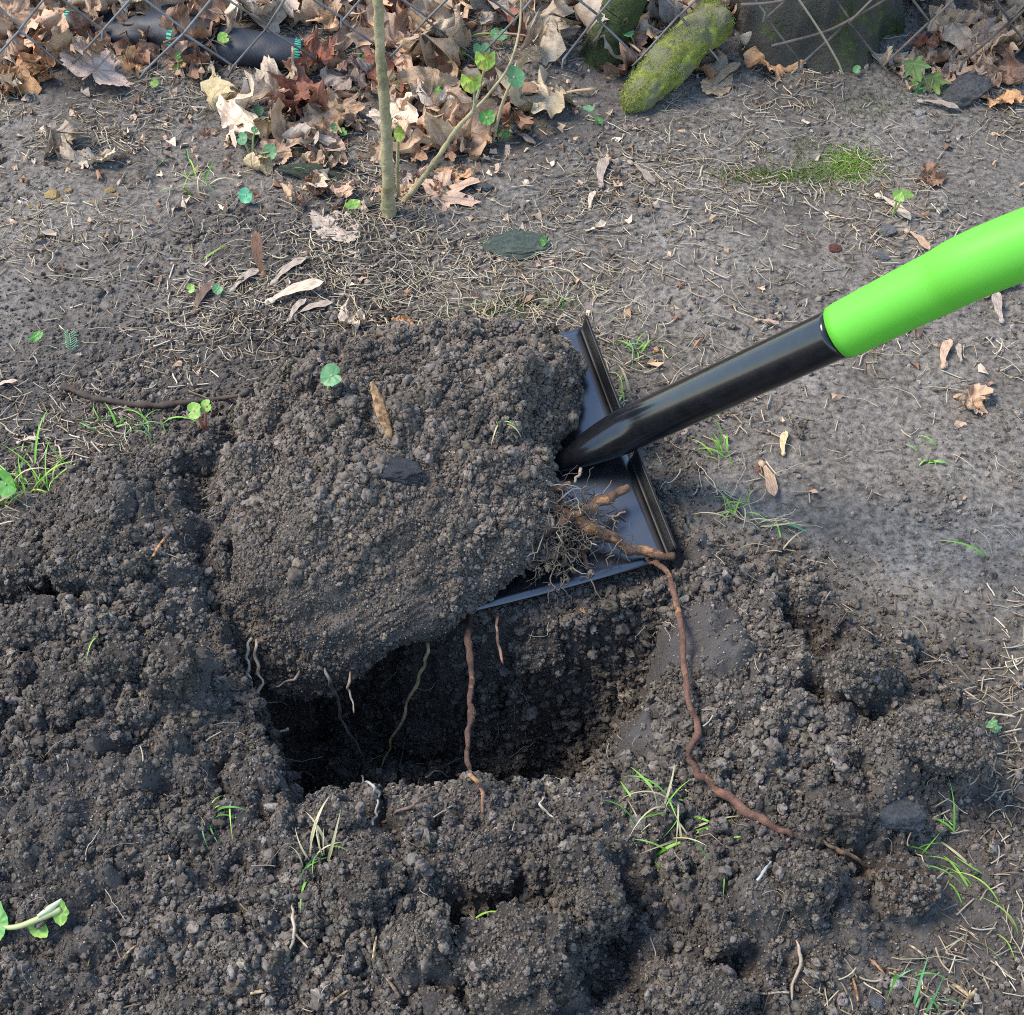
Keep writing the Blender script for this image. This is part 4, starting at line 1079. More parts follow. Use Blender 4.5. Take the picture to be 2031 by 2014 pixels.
dsp = 0.008 * np.abs(fbm(np.cos(an) * 5, np.sin(an) * 5, v[:, 2] * 7, 4, 308)) + 0.010 * fbm(np.cos(an) * 2, np.sin(an) * 2, v[:, 2] * 5, 4, 301) + 0.006 * np.abs(fbm(np.cos(an) * 9, np.sin(an) * 9, v[:, 2] * 12, 3, 305)) + 0.012 * np.exp(-np.clip(v[:, 2], 0, 9) / 0.06) * np.sin(an * 5 + 1)
v[:, 0] += np.cos(an) * dsp; v[:, 1] += np.sin(an) * dsp
mesh_obj("trunk", v, f, M_BARK, tree)
# surface root / mossy stub that leans away from the trunk
r0 = at_y(1432, 30, 0.66); r3 = G(1243, 224) + np.array([0, 0, .002]); r1 = r0 * .68 + r3 * .32 + np.array([0, 0, .006]); r2 = r0 * .30 + r3 * .70 + np.array([0, 0, .006])
pth = smooth_path([r0, r1, r2, r3], 50)
rr_ = np.interp(np.linspace(0, 1, 50), [0, .04, .3, .65, .9, 1], [.014, .022, .0235, .0225, .016, .005])
v, f = tube(pth, rr_, 40)
nn = fbm(v[:, 0] * 28, v[:, 1] * 28, v[:, 2] * 28, 4, 310); cidx = np.repeat(pth, 40, 0)
v = cidx + (v - cidx) * (1 + 0.15 * nn + 0.13 * fbm(v[:, 0] * 120, v[:, 1] * 120, v[:, 2] * 120, 3, 315))[:, None]
mesh_obj("mossy_root", v - np.array([TX, TY, 0]), f, M_ROOTMOSS, tree)
mn_ = (v - cidx); mn_ /= np.linalg.norm(mn_, axis=1)[:, None]
sel = np.where((mn_[:, 2] > -0.1) & (fbm(v[:, 0] * 45, v[:, 1] * 45, v[:, 2] * 45, 3, 318) > -0.12))[0]; sel = RNG.choice(sel, 2600); n = len(sel)
mq = v[sel] + RNG.normal(0, .0012, (n, 3)); mcol = np.array([.27, .31, .055])[None] * RNG.uniform(.4, 1.15, (n, 1))
gn_scatter("moss_tufts", mq - np.array([TX, TY, 0]), np.stack([RNG.normal(0, .7, n), RNG.normal(0, .7, n), RNG.uniform(0, 6.28, n)], -1), RNG.uniform(.002, .0042, (n, 1)) * np.array([[1.7, 1.7, 1]]), RNG.integers(0, 6, n), np.concatenate([mcol, np.ones((n, 1))], 1), NEED, M_MOSS, None, tree)
# slimmer mossy stem left of it
q0 = G(1188, 112); q1 = at_y(1222, 40, q0[1] + .01); q2 = at_y(1262, -40, q0[1] + .02)
dq = (q2 - q1) / np.linalg.norm(q2 - q1)
st = empty("young_tree", q0, "slimmer dull green mossy stem leaning behind the fence, left of the trunk", "tree")
pth = smooth_path([q0 - np.array([0.004, 0, .03]), q1, q2, q2 + dq * .35, q2 + dq * .9], 60)
v, f = tube(pth - q0, np.interp(np.linspace(0, 1, 60), [0, .1, 1], [.030, .024, .017]), 28, 0.12, 320, freq=30)
mesh_obj("trunk", v, f, M_STEMMOSS, st)

# chain-link fence: interlocking zigzag wires, each its own part
k = NT("weathered_galvanised_wire", 0.5, 0.5); co = k.coord()
k.color(k.ramp(k.noise(30, co, 5), [(0.35, (0.10, 0.09, 0.08)), (0.6, (0.20, 0.197, 0.195))])); k.b.inputs["Metallic"].default_value = 0.35; M_WIRE = k.m
k = NT("rusty_dark_wire", 0.7, 0.3); co = k.coord()
k.color(k.ramp(k.noise(30, co, 5), [(0.35, (0.045, 0.035, 0.028)), (0.6, (0.15, 0.12, 0.095))])); M_WIRE2 = k.m
FY, HS, VS = 0.622, 0.0435, 0.047
fence = empty("chain_link_fence", (0, FY, 0), "weathered grey chain-link fence sagging along the leaf litter", "fence")
for i in range(-18, 19):
    pts = []
    start = 1 + (1 if (i % 5 == 0) else 0)
    for j in range(start, 22):
        side = (j + i) % 2
        x = i * HS + (HS if side else 0); z = -0.018 + j * VS
        hook = 0.0035 if side else -0.0035
        dx = 0.010 * pn(np.array([x * 4.]), np.array([z * 5.]), 0, 330)[0] * 2; dy = 0.016 * pn(np.array([x * 3.]), np.array([z * 4.]), 0, 333)[0] * 2; dzz = 0.008 * pn(np.array([x * 3.]), np.array([z * 4.]), 0, 336)[0] * 2
        sgn = 0.0022 if (i % 2) else -0.0022
        pts.append((x + dx + hook * 0.3, dy + (0.0026 if side else -0.0026), z + dzz))
    pts = np.array(pts)
    fine = []
    for a, b in zip(pts[:-1], pts[1:]):
        for t in (0.0, 0.06, 0.3, 0.5, 0.7, 0.94): fine.append(a + (b - a) * t)
    fine.append(pts[-1]); fine = np.array(fine)
    fine[0] += np.array([random.uniform(-.006, .006), random.uniform(-.012, .004), -0.004])
    mesh_obj("wire", *tube(fine, 0.00135, 6), M_WIRE if i < 6 else M_WIRE2, fence)
# loose bent wires crossing in front of the trunk
for n_, (pts, lab) in enumerate([([(1470, 10), (1540, 4), (1620, -20)], "short loose wire end beside the trunk top"), ([(1530, 92), (1640, 62), (1720, 20), (1800, -25)], "long bowed loose wire crossing in front of the trunk"),
                   ([(1578, -10), (1625, 60), (1660, 120), (1672, 148)], "thin dry stalk hanging down over the trunk")]):
    yy = 0.612 - 0.004 * n_
    p = [at_y(a, b, yy) for a, b in pts]
    o = mesh_obj("loose_wire" if n_ < 2 else "dry_stalk", *tube(smooth_path(p, 30), 0.0016 if n_ < 2 else .0012, 6), M_WIRE2 if n_ < 2 else M_STR)
    if n_ == 2:
        ca_ = o.data.attributes.new("col", 'FLOAT_COLOR', 'POINT'); ca_.data.foreach_set("color", np.tile(np.array([.38, .29, .19, 1], np.float32), len(o.data.vertices)))
    tag(o, lab, "wire" if n_ < 2 else "stalk")

# black woven weed fabric, folded, behind the fence
k = NT("woven_weed_fabric", 0.55, 0.5)
a_s, a_t = k.attr("s"), k.attr("t")
wv = k.math('MULTIPLY', k.math('SINE', k.math('MULTIPLY', a_s, 1300.0)), k.math('SINE', k.math('MULTIPLY', a_t, 1000.0)))
basec = k.mix((0.012, 0.013, 0.017), (0.022, 0.024, 0.031), k.math('MULTIPLY', k.math('ADD', wv, 1.0), 0.5))
st_ = k.math('LESS_THAN', k.math('ABSOLUTE', k.math('SUBTRACT', k.math('MODULO', k.math('ADD', a_s, 0.035), 0.135), 0.067)), 0.0030)
dash = k.math('GREATER_THAN', k.math('SINE', k.math('MULTIPLY', a_t, 1600.0)), -0.3)
k.color(k.mix(basec, (0.03, 0.42, 0.24), k.math('MULTIPLY', st_, dash)))
k.bump(k.noise(900, k.coord(), 3), 0.4, 0.0008); M_FAB = k.m
def fabric(name, top, rad, lab, seed, wob=0.25):
    pth = smooth_path(top, 90); ns = 40
    v, f = tube(pth, np.interp(np.linspace(0, 1, 90), [0, .1, .5, .9, 1], [rad * .35, rad, rad * 1.15, rad * .8, rad * .3]), ns, flat=0.8)
    cidx = np.repeat(pth, ns, 0)
    v = cidx + (v - cidx) * (1 + wob * fbm(v[:, 0] * 14, v[:, 1] * 14, v[:, 2] * 30, 3, seed))[:, None]
    o = mesh_obj(name, v, f, M_FAB)
    seg = np.concatenate([[0], np.cumsum(np.linalg.norm(np.diff(pth, axis=0), axis=1))])
    fattr(o, "s", np.repeat(seg, ns)); fattr(o, "t", np.tile(np.linspace(0, 2 * math.pi * rad, ns), 90))
    return tag(o, lab, "weed fabric")
fy_ = 0.70
fabric("weed_fabric", [at_y(95, 40, fy_ + .03), at_y(210, 58, fy_ + .01), at_y(330, 66, fy_ - .01), at_y(450, 88, fy_ - .035), at_y(560, 108, fy_ - .05), at_y(625, 118, fy_ - .05)], 0.024,
       "black woven weed fabric with green stitching, folded behind the fence", 340)
k = NT("grey_fabric", 0.7, 0.3); k.color(k.mix((0.16, 0.17, 0.20), (0.10, 0.105, 0.12), k.noise(30, k.coord(), 4))); M_GFAB = k.m
gs, gt = np.meshgrid(np.linspace(0, 1, 30), np.linspace(0, 1, 10))
c00, c10, c01, c11 = G(1880, 82), G(2120, 90), G(1890, 62), G(2120, 58)
sv = (c00 * (1 - gs[..., None]) + c10 * gs[..., None]) * (1 - gt[..., None]) + (c01 * (1 - gs[..., None]) + c11 * gs[..., None]) * gt[..., None]
sv[..., 2] += 0.012 + 0.006 * fbm(sv[..., 0] * 20, sv[..., 1] * 20, 0, 3, 350)
sb = sv.copy(); sb[..., 2] -= 0.0015
tag(mesh_obj("grey_fabric_strip", *plate(sv, sb), M_GFAB), "bluish grey fabric strip lying in the litter, right edge", "fabric")

# ------------------------------------------------------------------ sapling and twigs
k = NT("sapling_bark", 0.75, 0.3); co = k.coord()
k.color(k.ramp(k.noise(45, co, 6, 0.7), [(0.3, (0.14, 0.11, 0.055)), (0.5, (0.30, 0.25, 0.13)), (0.72, (0.42, 0.36, 0.22))])); k.bump(k.noise(220, co, 5, 0.7), 0.7, 0.002); M_SAP = k.m
k = NT("fresh_green_leaf", 0.5, 0.4); co = k.coord()
gl = k.mix(k.objcol(), k.ramp(k.noise(9, co, 4), [(0.3, (0.7, 0.72, 0.7)), (0.7, (1.2, 1.18, 1.15))]), 1.0, 'MULTIPLY')
gl = k.mix(gl, (0.35, 0.5, 0.25), k.math('MULTIPLY', k.attr("vein"), 0.18))
k.color(gl); k.b.inputs["Transmission Weight"].default_value = 0.0; M_FRESH = k.m
k = NT("green_stem", 0.5, 0.4); k.color(k.objcol()); M_STEM = k.m
def disc_leaf(center, size, col, face, kind="round", roll=0.5, name="leaf", parent=None, seed=0, tipdir=None):
    """small fresh leaf whose face looks along 'face'"""
    p, F, vein, sec, tt = leaf_mesh(kind, 900 + seed, (roll, 0.2), 0.06, 0.06, 48, 6)
    p[:, 2] -= p[:, 2].mean()
    fz = np.asarray(face, float); fz /= np.linalg.norm(fz)
    td = np.asarray(tipdir if tipdir is not None else (1, 0, 0.0), float); td = td - fz * np.dot(td, fz); td /= np.linalg.norm(td) + 1e-9
    M3 = np.stack([td, np.cross(fz, td), fz], 1)
    q = (p * size) @ M3.T
    o = mesh_obj(name, q + np.asarray(center) - (np.array(parent.location) if parent is not None else 0), F, M_FRESH, parent)
    fattr(o, "vein", vein); fattr(o, "sec", sec); o.color = tuple(col) + (1,)
    return o
def cpath(name, pts, r, mat, parent=None, sides=10, n=None, rough=0.1, seed=0, col=None):
    n = n or max(8, 6 * len(pts)); p = smooth_path(pts, n)
    rr = np.interp(np.linspace(0, 1, n), np.linspace(0, 1, len(r)), r) if np.ndim(r) else r
    off = np.array(parent.location) if parent is not None else 0
    v, f = tube(p, rr, sides, rough, seed, freq=90)
    o = mesh_obj(name, v - off, f, mat, parent)
    if col is not None: o.color = tuple(col) + (1,)
    return o
b0 = G(768, 425); yb = b0[1]
sap = empty("sapling", b0, "upright greenish tan sapling stem rising through the leaf litter", "sapling")
cpath("stem", [b0 - np.array([0, 0, .02]), at_y(770, 390, yb), at_y(768, 300, yb), at_y(762, 200, yb), at_y(753, 80, yb), at_y(750, -20, yb), at_y(752, -200, yb + .02), at_y(745, -500, yb + .03)], [.0075, .0066, .0056, .0050, .0046, .0044, .0040, .003], M_SAP, sap, 16, 120, 0.28, 351)
tb0 = G(802, 400); ty_ = tb0[1]
tw = empty("budding_twig", tb0, "slanting grey-brown twig with two opening buds, right of the sapling", "twig")
cpath("branch", [tb0, at_y(825, 372, ty_), at_y(870, 310, ty_ + .01), at_y(905, 258, ty_ + .02), at_y(938, 222, ty_ + .03)], [.0034, .0028, .0026, .0024, .0020], M_SAP, tw, 10, 60, 0.35, 352)
cpath("branch", [at_y(938, 222, ty_ + .03), at_y(941, 205, ty_ + .03), at_y(940, 178, ty_ + .03)], [.0016, .0013, .0012], M_SAP, tw, 8)
cpath("branch", [at_y(938, 222, ty_ + .03), at_y(950, 180, ty_ + .035), at_y(960, 140, ty_ + .04)], [.0018, .0014, .0012], M_SAP, tw, 8)
cpath("branch", [at_y(938, 222, ty_ + .03), at_y(975, 180, ty_ + .05), at_y(1010, 130, ty_ + .07), at_y(1030, 60, ty_ + .12), at_y(1035, -20, ty_ + .15)], [.0014, .0013, .0013, .0013, .0013], M_SAP, tw, 8)
YG = (0.34, 0.46, 0.06)
for (bx, by, yy) in ((934, 172, ty_ + .03), (962, 128, ty_ + .04)):
    c = at_y(bx, by, yy)
    for q, an in enumerate((-0.6, 0.1, 0.7)):
        disc_leaf(c + np.array([0.006 * math.sin(an), -0.002, 0.004]), 0.011, YG if q != 1 else (.42, .30, .07), (0.3 * an, -1, 0.35), "oval", 0.9, "bud_leaf", tw, 10 + q, (math.sin(an), 0, 1))
s3 = G(790, 395)
t3 = empty("thin_shoot", s3, "thin brown shoot with a single green bud beside the sapling", "twig")
cpath("stem", [s3, at_y(788, 340, s3[1]), at_y(790, 275, s3[1])], [.0022, .0018, .0014], M_SAP, t3, 8)
disc_leaf(at_y(792, 265, s3[1]), .010, (.30, .36, .06), (0, -1, .4), "oval", 1.0, "bud_leaf", t3, 20, (0, 0, 1))
# curved twig lying on the dug patch's edge
tp = [G(x, y, .004) for x, y in ((125, 772), (200, 800), (300, 812), (380, 806), (450, 796), (508, 785))]
o = cpath("curved_twig", tp, [.0030, .0024, .0028, .0022, .0020, .0012], M_SAP, None, 8, 90, 0.5, 353); o.data.materials[0] = None
k = NT("dark_twig_bark", 0.85, 0.2); k.color(k.mix((0.085, 0.062, 0.048), (0.05, 0.038, 0.03), k.noise(60, k.coord(), 5))); k.bump(k.noise(300, k.coord(), 4), .6, .001); M_TWIG = k.m
o.data.materials[0] = M_TWIG
tag(o, "curved dark twig lying along the back of the dug patch, left", "twig")
# ------------------------------------------------------------------ where a pixel meets the load, the ground or the blade
from mathutils.bvhtree import BVHTree
_bvh = BVHTree.FromPolygons([Vector(p) for p in LPOS], [tuple(int(i) for i in t) for t in ico(6)[1]])
def S(px, py, dz=0.0):
    d = ray(px, py); d = d / np.linalg.norm(d)
    hit = _bvh.ray_cast(Vector(CAM), Vector(d))
    g = G(px, py)
    if hit[0] is not None and hit[3] < np.linalg.norm(g - CAM):
        return np.array(hit[0]) + np.array(hit[1]) * dz
    return g + np.array([0, 0, dz])
def bladept(px, py, h=0.006):
    d = ray(px, py); return CAM + d * (np.dot(pM + h * Nv - CAM, Nv) / np.dot(d, Nv))
def dep(p): return float(np.dot(np.asarray(p) - CAM, FWD))

# ------------------------------------------------------------------ stones, charcoal, wood chips
k = NT("stone", 0.75, 0.35); co = k.coord()
k.color(k.mix(k.objcol(), k.ramp(k.noise(5, co, 9, 0.75), [(0.3, (0.3, 0.3, 0.3)), (0.7, (1.6, 1.55, 1.5))]), 1.0, 'MULTIPLY')); k.bump(k.noise(9, co, 8, 0.75), 1.0, 0.006); M_STONE = k.m
def stone(px, py, wpx, hpx, col, lab, seed, name="stone", ang=0.85, surf=G, flat=0.7, sink=0.2, rz=None):
    v, f = ico(5); d = v / np.linalg.norm(v, axis=1)[:, None]
    rs = np.random.default_rng(seed)
    pl = rs.normal(size=(11, 3)); pl /= np.linalg.norm(pl, axis=1)[:, None]
    cut = np.min(np.where(d @ pl.T > 0.05, rs.uniform(.62, .95, 11) / np.maximum(d @ pl.T, .05), 9), axis=1)
    r = np.minimum(cut, 1.1)**ang * (1 + 0.12 * fbm(d[:, 0] * 2.5, d[:, 1] * 2.5, d[:, 2] * 2.5, 5, seed, .6))
    p = surf(px, py + 0.2 * hpx); sc = dep(p) / FOC
    o = mesh_obj(name, d * r[:, None], f, M_STONE)
    o.location = p + np.array([0, 0, (0.5 - sink) * flat * hpx * sc * .5]); o.scale = (wpx * sc / 1.7, hpx * sc / 1.55, flat * hpx * sc / 1.7)
    o.rotation_euler = (rs.normal(0, .15), rs.normal(0, .15), rz if rz is not None else rs.normal(0, .3)); o.color = tuple(col) + (1,)
    return tag(o, lab, "stone" if "stone" in name or "pebble" in name else ("charcoal" if "charcoal" in name else "crumb"))
stone(1015, 470, 135, 75, (.10, .125, .095), "flat mossy green-grey stone sunk in the packed soil behind the spade", 1, flat=.35, sink=.4)
stone(625, 340, 110, 40, (.07, .085, .055), "dark mossy stone half hidden by leaves left of the sapling", 2, flat=.7)
stone(768, 922, 125, 60, (.055, .058, .066), "bluish black charcoal lump set in the soil on the blade", 3, "charcoal_lump", surf=S, flat=.55, sink=.25, rz=-.35)
stone(1775, 1612, 92, 62, (.085, .092, .105), "dark angular stone lying right of the smooth clod", 4, flat=.9)
stone(1263, 1628, 32, 34, (.34, .31, .27), "small pale pebble beside the big grass tuft", 5, "pebble")
stone(1822, 222, 14, 13, (.62, .60, .56), "tiny white pebble left of the mauve-grey maple key", 6, "pebble")
stone(1905, 182, 95, 60, (.115, .11, .105), "grey earth-coated stone right of the ivy", 7)
stone(905, 660, 45, 26, (.24, .235, .20), "yellowish grey stone just behind the heap", 8, flat=.6)
stone(1120, 625 + 45, 60, 26, (.13, .145, .125), "grey-green stone half buried at the back of the heap", 9, flat=.6)
stone(1080, 1990, 70, 60, (.10, .088, .078), "brown stone at the bottom edge right of centre", 10)
stone(865, 1985, 55, 60, (.12, .105, .10), "brown-grey stone at the bottom edge", 11)
stone(1740, 1985, 34, 30, (.17, .17, .18), "round grey pebble near the bottom edge, right", 12, "pebble")
stone(1505, 930, 16, 10, (.4, .2, .15), "little reddish chip beside the small greenish key", 13, "pebble", flat=.4)
stone(1655, 490, 22, 18, (.20, .07, .05), "small reddish brown pebble above the spade shaft", 14, "pebble")
stone(960, 360 + 10, 42, 24, (.15, .15, .155), "grey pebble right of the small orange oval leaf", 15, "pebble")
stone(1160, 300, 26, 16, (.2, .185, .17), "rounded pebble left of the two slanting maple keys", 16, "pebble")
stone(1755, 455, 34, 26, (.22, .21, .20), "grey pebble above the green sleeve", 17, "pebble")
stone(1748, 510, 30, 20, (.19, .185, .19), "dull grey pebble touching the sleeve's upper edge", 18, "pebble")
for i, (px, py, s_) in enumerate([(105, 385, 26), (135, 378, 14), (120, 395, 12), (218, 378, 16), (232, 385, 12), (80, 405, 12), (185, 400, 10), (60, 410, 10)]):
    stone(px, py, s_, s_ * .8, (.62, .42, .17), "yellow crumb scattered on the dark soil at the left" if i else "largest yellow crumb on the dark soil at the left", 30 + i, "yellow_crumb")["group"] = "yellow crumbs on the soil"
k = NT("wood_chip", 0.8, 0.2); co = k.coord(); mp_ = k.n("ShaderNodeMapping"); mp_.inputs["Scale"].default_value = (300, 300, 300); k.l(co, mp_.inputs[0])
wz = k.n("ShaderNodeTexNoise"); wz.inputs["Scale"].default_value = 1.0; k.l(mp_.outputs[0], wz.inputs["Vector"])
k.color(k.mix(k.objcol(), k.ramp(wz.outputs["Fac"], [(0.35, (0.35, 0.3, 0.27)), (0.6, (1.15, 1.12, 1.1))]), 1.0, 'MULTIPLY')); M_CHIP = k.m
def bit(name, pts, r, col, lab, cat, group=None, surf=S, lift=.002, flat=.6, sides=8, mat=None, rough=.25):
    e0 = surf(*pts[0], lift + (.016 if name == 'wood_chip' else 0)); e1 = surf(*pts[-1], lift)
    pp = e0 + (e1 - e0) * np.linspace(0, 1, 14)[:, None] + np.array([0, 0, 1.0]) * (.0012 * np.sin(np.linspace(0, math.pi, 14)))[:, None]; rr = np.interp(np.linspace(0, 1, 14), np.linspace(0, 1, len(r)), r)
    v, f = tube(pp, rr, sides, rough, int(pts[0][0]), freq=260, flat=flat)
    o = mesh_obj(name, v, f, mat or M_CHIP); o.color = tuple(col) + (1,)
    return tag(o, lab, cat, group)
bit("wood_chip", [(738, 772), (752, 800), (768, 830), (778, 862)], [.0015, .0045, .0050, .002], (.30, .185, .095), "long orange-brown wood chip sticking up from the soil load", "wood chip", lift=.007, flat=.35)
bit("wood_splinter", [(1150, 1216), (1172, 1225), (1200, 1240)], [.0012, .003, .001], (.46, .27, .12), "orange splinter lying in the hole's back wall", "wood chip", lift=.004, flat=.4)
STRW = [((246, 1905), (272, 1880), "straw stub on the crumbs, lower left"), ((655, 1995), (722, 1950), "thick split straw at the bottom edge, left of centre"), ((498, 1975), (552, 1965), "straw piece left of the thick split straw"),
        ((1046, 1860), (1070, 1868), "pale straw stub on the big front clod"), ((980, 1838), (1006, 1842), "short orange straw stub on the big front clod"), ((1722, 1905), (1755, 1938), "straw on packed soil, lower right"),
        ((1890, 1960), (1925, 1985), "split straw at the lower right corner"), ((1905, 2005), (1935, 1965), "upright straw in the lower right corner"), ((765, 1940), (795, 1985), "dark straw leaning near the bottom edge"),
        ((305, 1110), (332, 1068), "pale straw beside the load, left of the hole"), ((26, 1262), (40, 1240), "orange straw stub on the rounded left clod"), ((12, 1178), (36, 1142), "pale straw at the left edge near the cracks"),
        ((740, 1905), (748, 1860), "orange straw standing between grass and big clod"), ((915, 1866), (955, 1895), "reddish straw on the big front clod"), ((1690, 1945), (1700, 1990), "orange straw at the bottom, right"),
        ((120, 1352), (128, 1325), "straw stub on the large rough left clod"), ((1800, 1880), (1830, 1900), "broken straw right of the reddish clod"), ((336, 1705), (346, 1725), "tiny orange straw on crumbs, lower left"), ((1505, 1310), (1512, 1295), "small straw on the smeared soil"), ((565, 875), (1, 1), "")][:-1]
for a, b, lab in STRW:
    r = random.uniform(.0008, .0015)
    bit("straw_piece", [a, (0.5 * (a[0] + b[0]) + 2, 0.5 * (a[1] + b[1])), b], [r * .7, r, r * .6], random.choice([(.38, .29, .17), (.33, .22, .12), (.42, .34, .22), (.38, .20, .09)]) if "dark" not in lab else (.2, .15, .11), lab, "straw", "loose straw bits", lift=.003, flat=.7)

# ------------------------------------------------------------------ roots
k = NT("root_bark", 0.75, 0.3); co = k.coord()
bk = k.mix(k.objcol(), k.ramp(k.noise(70, co, 5, 0.7), [(0.3, (0.22, 0.2, 0.19)), (0.7, (1.25, 1.2, 1.15))]), 1.0, 'MULTIPLY')
k.color(k.mix(bk, (0.50, 0.25, 0.10), k.math('MULTIPLY', k.ramp(k.noise(60, co, 4, 0.6), [(0.57, (0, 0, 0)), (0.63, (1, 1, 1))]), 0.8)))
k.bump(k.noise(420, co, 6, 0.75), 1.0, 0.003); M_ROOT = k.m
k = NT("pale_root", 0.7, 0.3); co = k.coord()
k.color(k.mix(k.objcol(), k.ramp(k.noise(90, co, 4, 0.7), [(0.3, (0.45, 0.42, 0.4)), (0.65, (1.15, 1.15, 1.15))]), 1.0, 'MULTIPLY')); M_PROOT = k.m
def root(name, pts3, r, col, lab, mat=None, rough=.25, n=60, seed=0, sides=10, parent=None):
    r = [q * (0.47 if parent is None and q > .002 else (0.50 if parent is not None else 0.75)) for q in r]; rough = rough * (1.9 if parent is None else 1.1)
    rs_ = np.random.default_rng(seed); pts3 = list(smooth_path(pts3, len(pts3) * 3)); jt = min(0.0011, .008 * float(np.linalg.norm(np.diff(np.array(pts3), axis=0), axis=1).sum())) if parent is None else 0.0008
    pts3 = [q if i in (0, len(pts3) - 1) else q + rs_.normal(0, jt, 3) for i, q in enumerate(pts3)]
    o = cpath(name, pts3, r, mat or M_ROOT, parent, sides, n, rough, seed, col)
    return tag(o, lab, "root") if parent is None else o
pr = [bladept(1280, 1096, .012), bladept(1298, 1120, .010)] + [S(x, y, d_) for x, y, d_ in ((1318, 1190, .030), (1345, 1290, .022), (1362, 1400, .016), (1382, 1468, .012), (1366, 1520, .007), (1395, 1555, .007), (1450, 1595, .007), (1520, 1640, .006), (1570, 1665, .003))]
root("long_root", pr, [.0042, .0042, .0044, .0045, .0045, .0050, .0052, .0058, .0062, .0060, .0030], (.20, .105, .075), "long red-brown root trailing from the blade corner down to the right", n=110, seed=401)
root("thin_root", [S(x, y, d_) for x, y, d_ in ((1630, 1672, .004), (1660, 1695, .005), (1690, 1710, .004), (1722, 1735, .004), (1730, 1770, .003))], [.0022, .0028, .0026, .0020, .0010], (.22, .16, .11), "thinner brown root running on from the end of the long root", seed=402)
# root stump on the blade
rs0 = bladept(1110, 1030, .02)
stump = empty("root_stump", rs0, "broken hairy root stump with orange ends lying on the blade", "root")
root("root_limb", [bladept(1050, 1075, .035), bladept(1110, 1040, .034), bladept(1170, 1003, .026), bladept(1210, 985, .022), bladept(1245, 968, .020)], [.006, .0075, .0075, .0082, .0068], (.21, .125, .08), None, n=50, seed=403, parent=stump, rough=.35)
root("root_limb", [bladept(1080, 1000, .034), bladept(1140, 1030, .028), bladept(1200, 1062, .020), bladept(1260, 1090, .014), bladept(1338, 1104, .014)], [.006, .0085, .0095, .0088, .0060], (.19, .115, .075), None, n=60, seed=404, parent=stump, rough=.4)
root("root_limb", [bladept(1030, 1010, .038), bladept(1080, 980, .036), bladept(1130, 958, .030)], [.003, .006, .0035], (.20, .12, .08), None, n=30, seed=405, parent=stump, rough=.4)
root("root_limb", [bladept(1042, 1045, .040), bladept(1085, 1020, .038)], [.0032, .0042], (.24, .125, .08), None, n=16, seed=406, parent=stump, rough=.3)
root("root_limb", [bladept(1155, 1080, .014), bladept(1160, 1110, .010), bladept(1166, 1130, .006)], [.004, .0035, .0032], (.30, .18, .11), None, n=16, seed=407, parent=stump)
root("root_twig", [bladept(1185, 1012, .016), bladept(1215, 1025, .014), bladept(1240, 1015, .014)], [.0018, .0016, .0016], (.28, .19, .13), None, n=16, seed=408, parent=stump, mat=M_PROOT)
root("root_twig", [bladept(1215, 1025, .014), bladept(1225, 1048, .012)], [.0014, .0009], (.28, .19, .13), None, n=12, seed=409, parent=stump, mat=M_PROOT)
root("root_twig", [bladept(1140, 958, .034), bladept(1152, 930, .034)], [.0022, .0026], (.34, .25, .17), None, n=12, seed=410, parent=stump, mat=M_PROOT)
HV, HF, HC = [], [], []
for q in range(560):
    a = random.choice([(1020, 985), (1010, 1020), (1150, 1010), (1190, 1060), (1075, 1040), (1100, 1000), (1090, 1090), (1130, 1060), (1040, 990), (1110, 1110), (1060, 1060)])
    p = bladept(a[0] + random.gauss(0, 28), a[1] + random.gauss(0, 26), random.uniform(.006, .044))
    dr = RNG.normal(size=3) * np.array([1, 1, .6]); dr /= np.linalg.norm(dr); st = random.uniform(.0018, .0042); pts = [p]
    for _ in range(7):
        dr = dr + 0.45 * RNG.normal(size=3) + np.array([0, 0, -.05]); dr /= np.linalg.norm(dr); pts.append(pts[-1] + dr * st)
    pts = np.array(pts); hh = (pts - pM) @ Nv; pts += np.outer(np.clip(.002 - hh, 0, None), Nv)
    r_ = random.uniform(.00025, .0008)
    v, f = tube(pts, np.linspace(r_, r_ * .5, 8), 4, cap=False); HV.append(v); HF.append(f)
    c = HAIR[random.randrange(4)] * random.uniform(.22, .6); HC.append(np.repeat(np.append(c, 1)[None], len(v), 0))
v, f = join(list(zip(HV, HF))); o = mesh_obj("fine_rootlets", v - rs0, f, M_STR, stump); o["kind"] = "stuff"
ca_ = o.data.attributes.new("col", 'FLOAT_COLOR', 'POINT'); ca_.data.foreach_set("color", np.vstack(HC).astype(np.float32).ravel())
# soil still clinging between the rootlets
n = 1500
cpx = np.array([bladept(random.gauss(1085, 30), random.gauss(1055, 32), random.uniform(.002, .030)) for _ in range(n)])
rr = np.clip(.0012 * np.exp(.45 * RNG.normal(size=n)), .0005, .004)
gn_scatter("clinging_soil", cpx - rs0, RNG.uniform(0, 6.28, (n, 3)), rr[:, None] * RNG.uniform(.75, 1.25, (n, 3)), RNG.integers(0, 7, n), soil_cols(n, cpx[:, 0], cpx[:, 1], 1.0, .2), CRUMBS, M_CRUMB, None, stump)
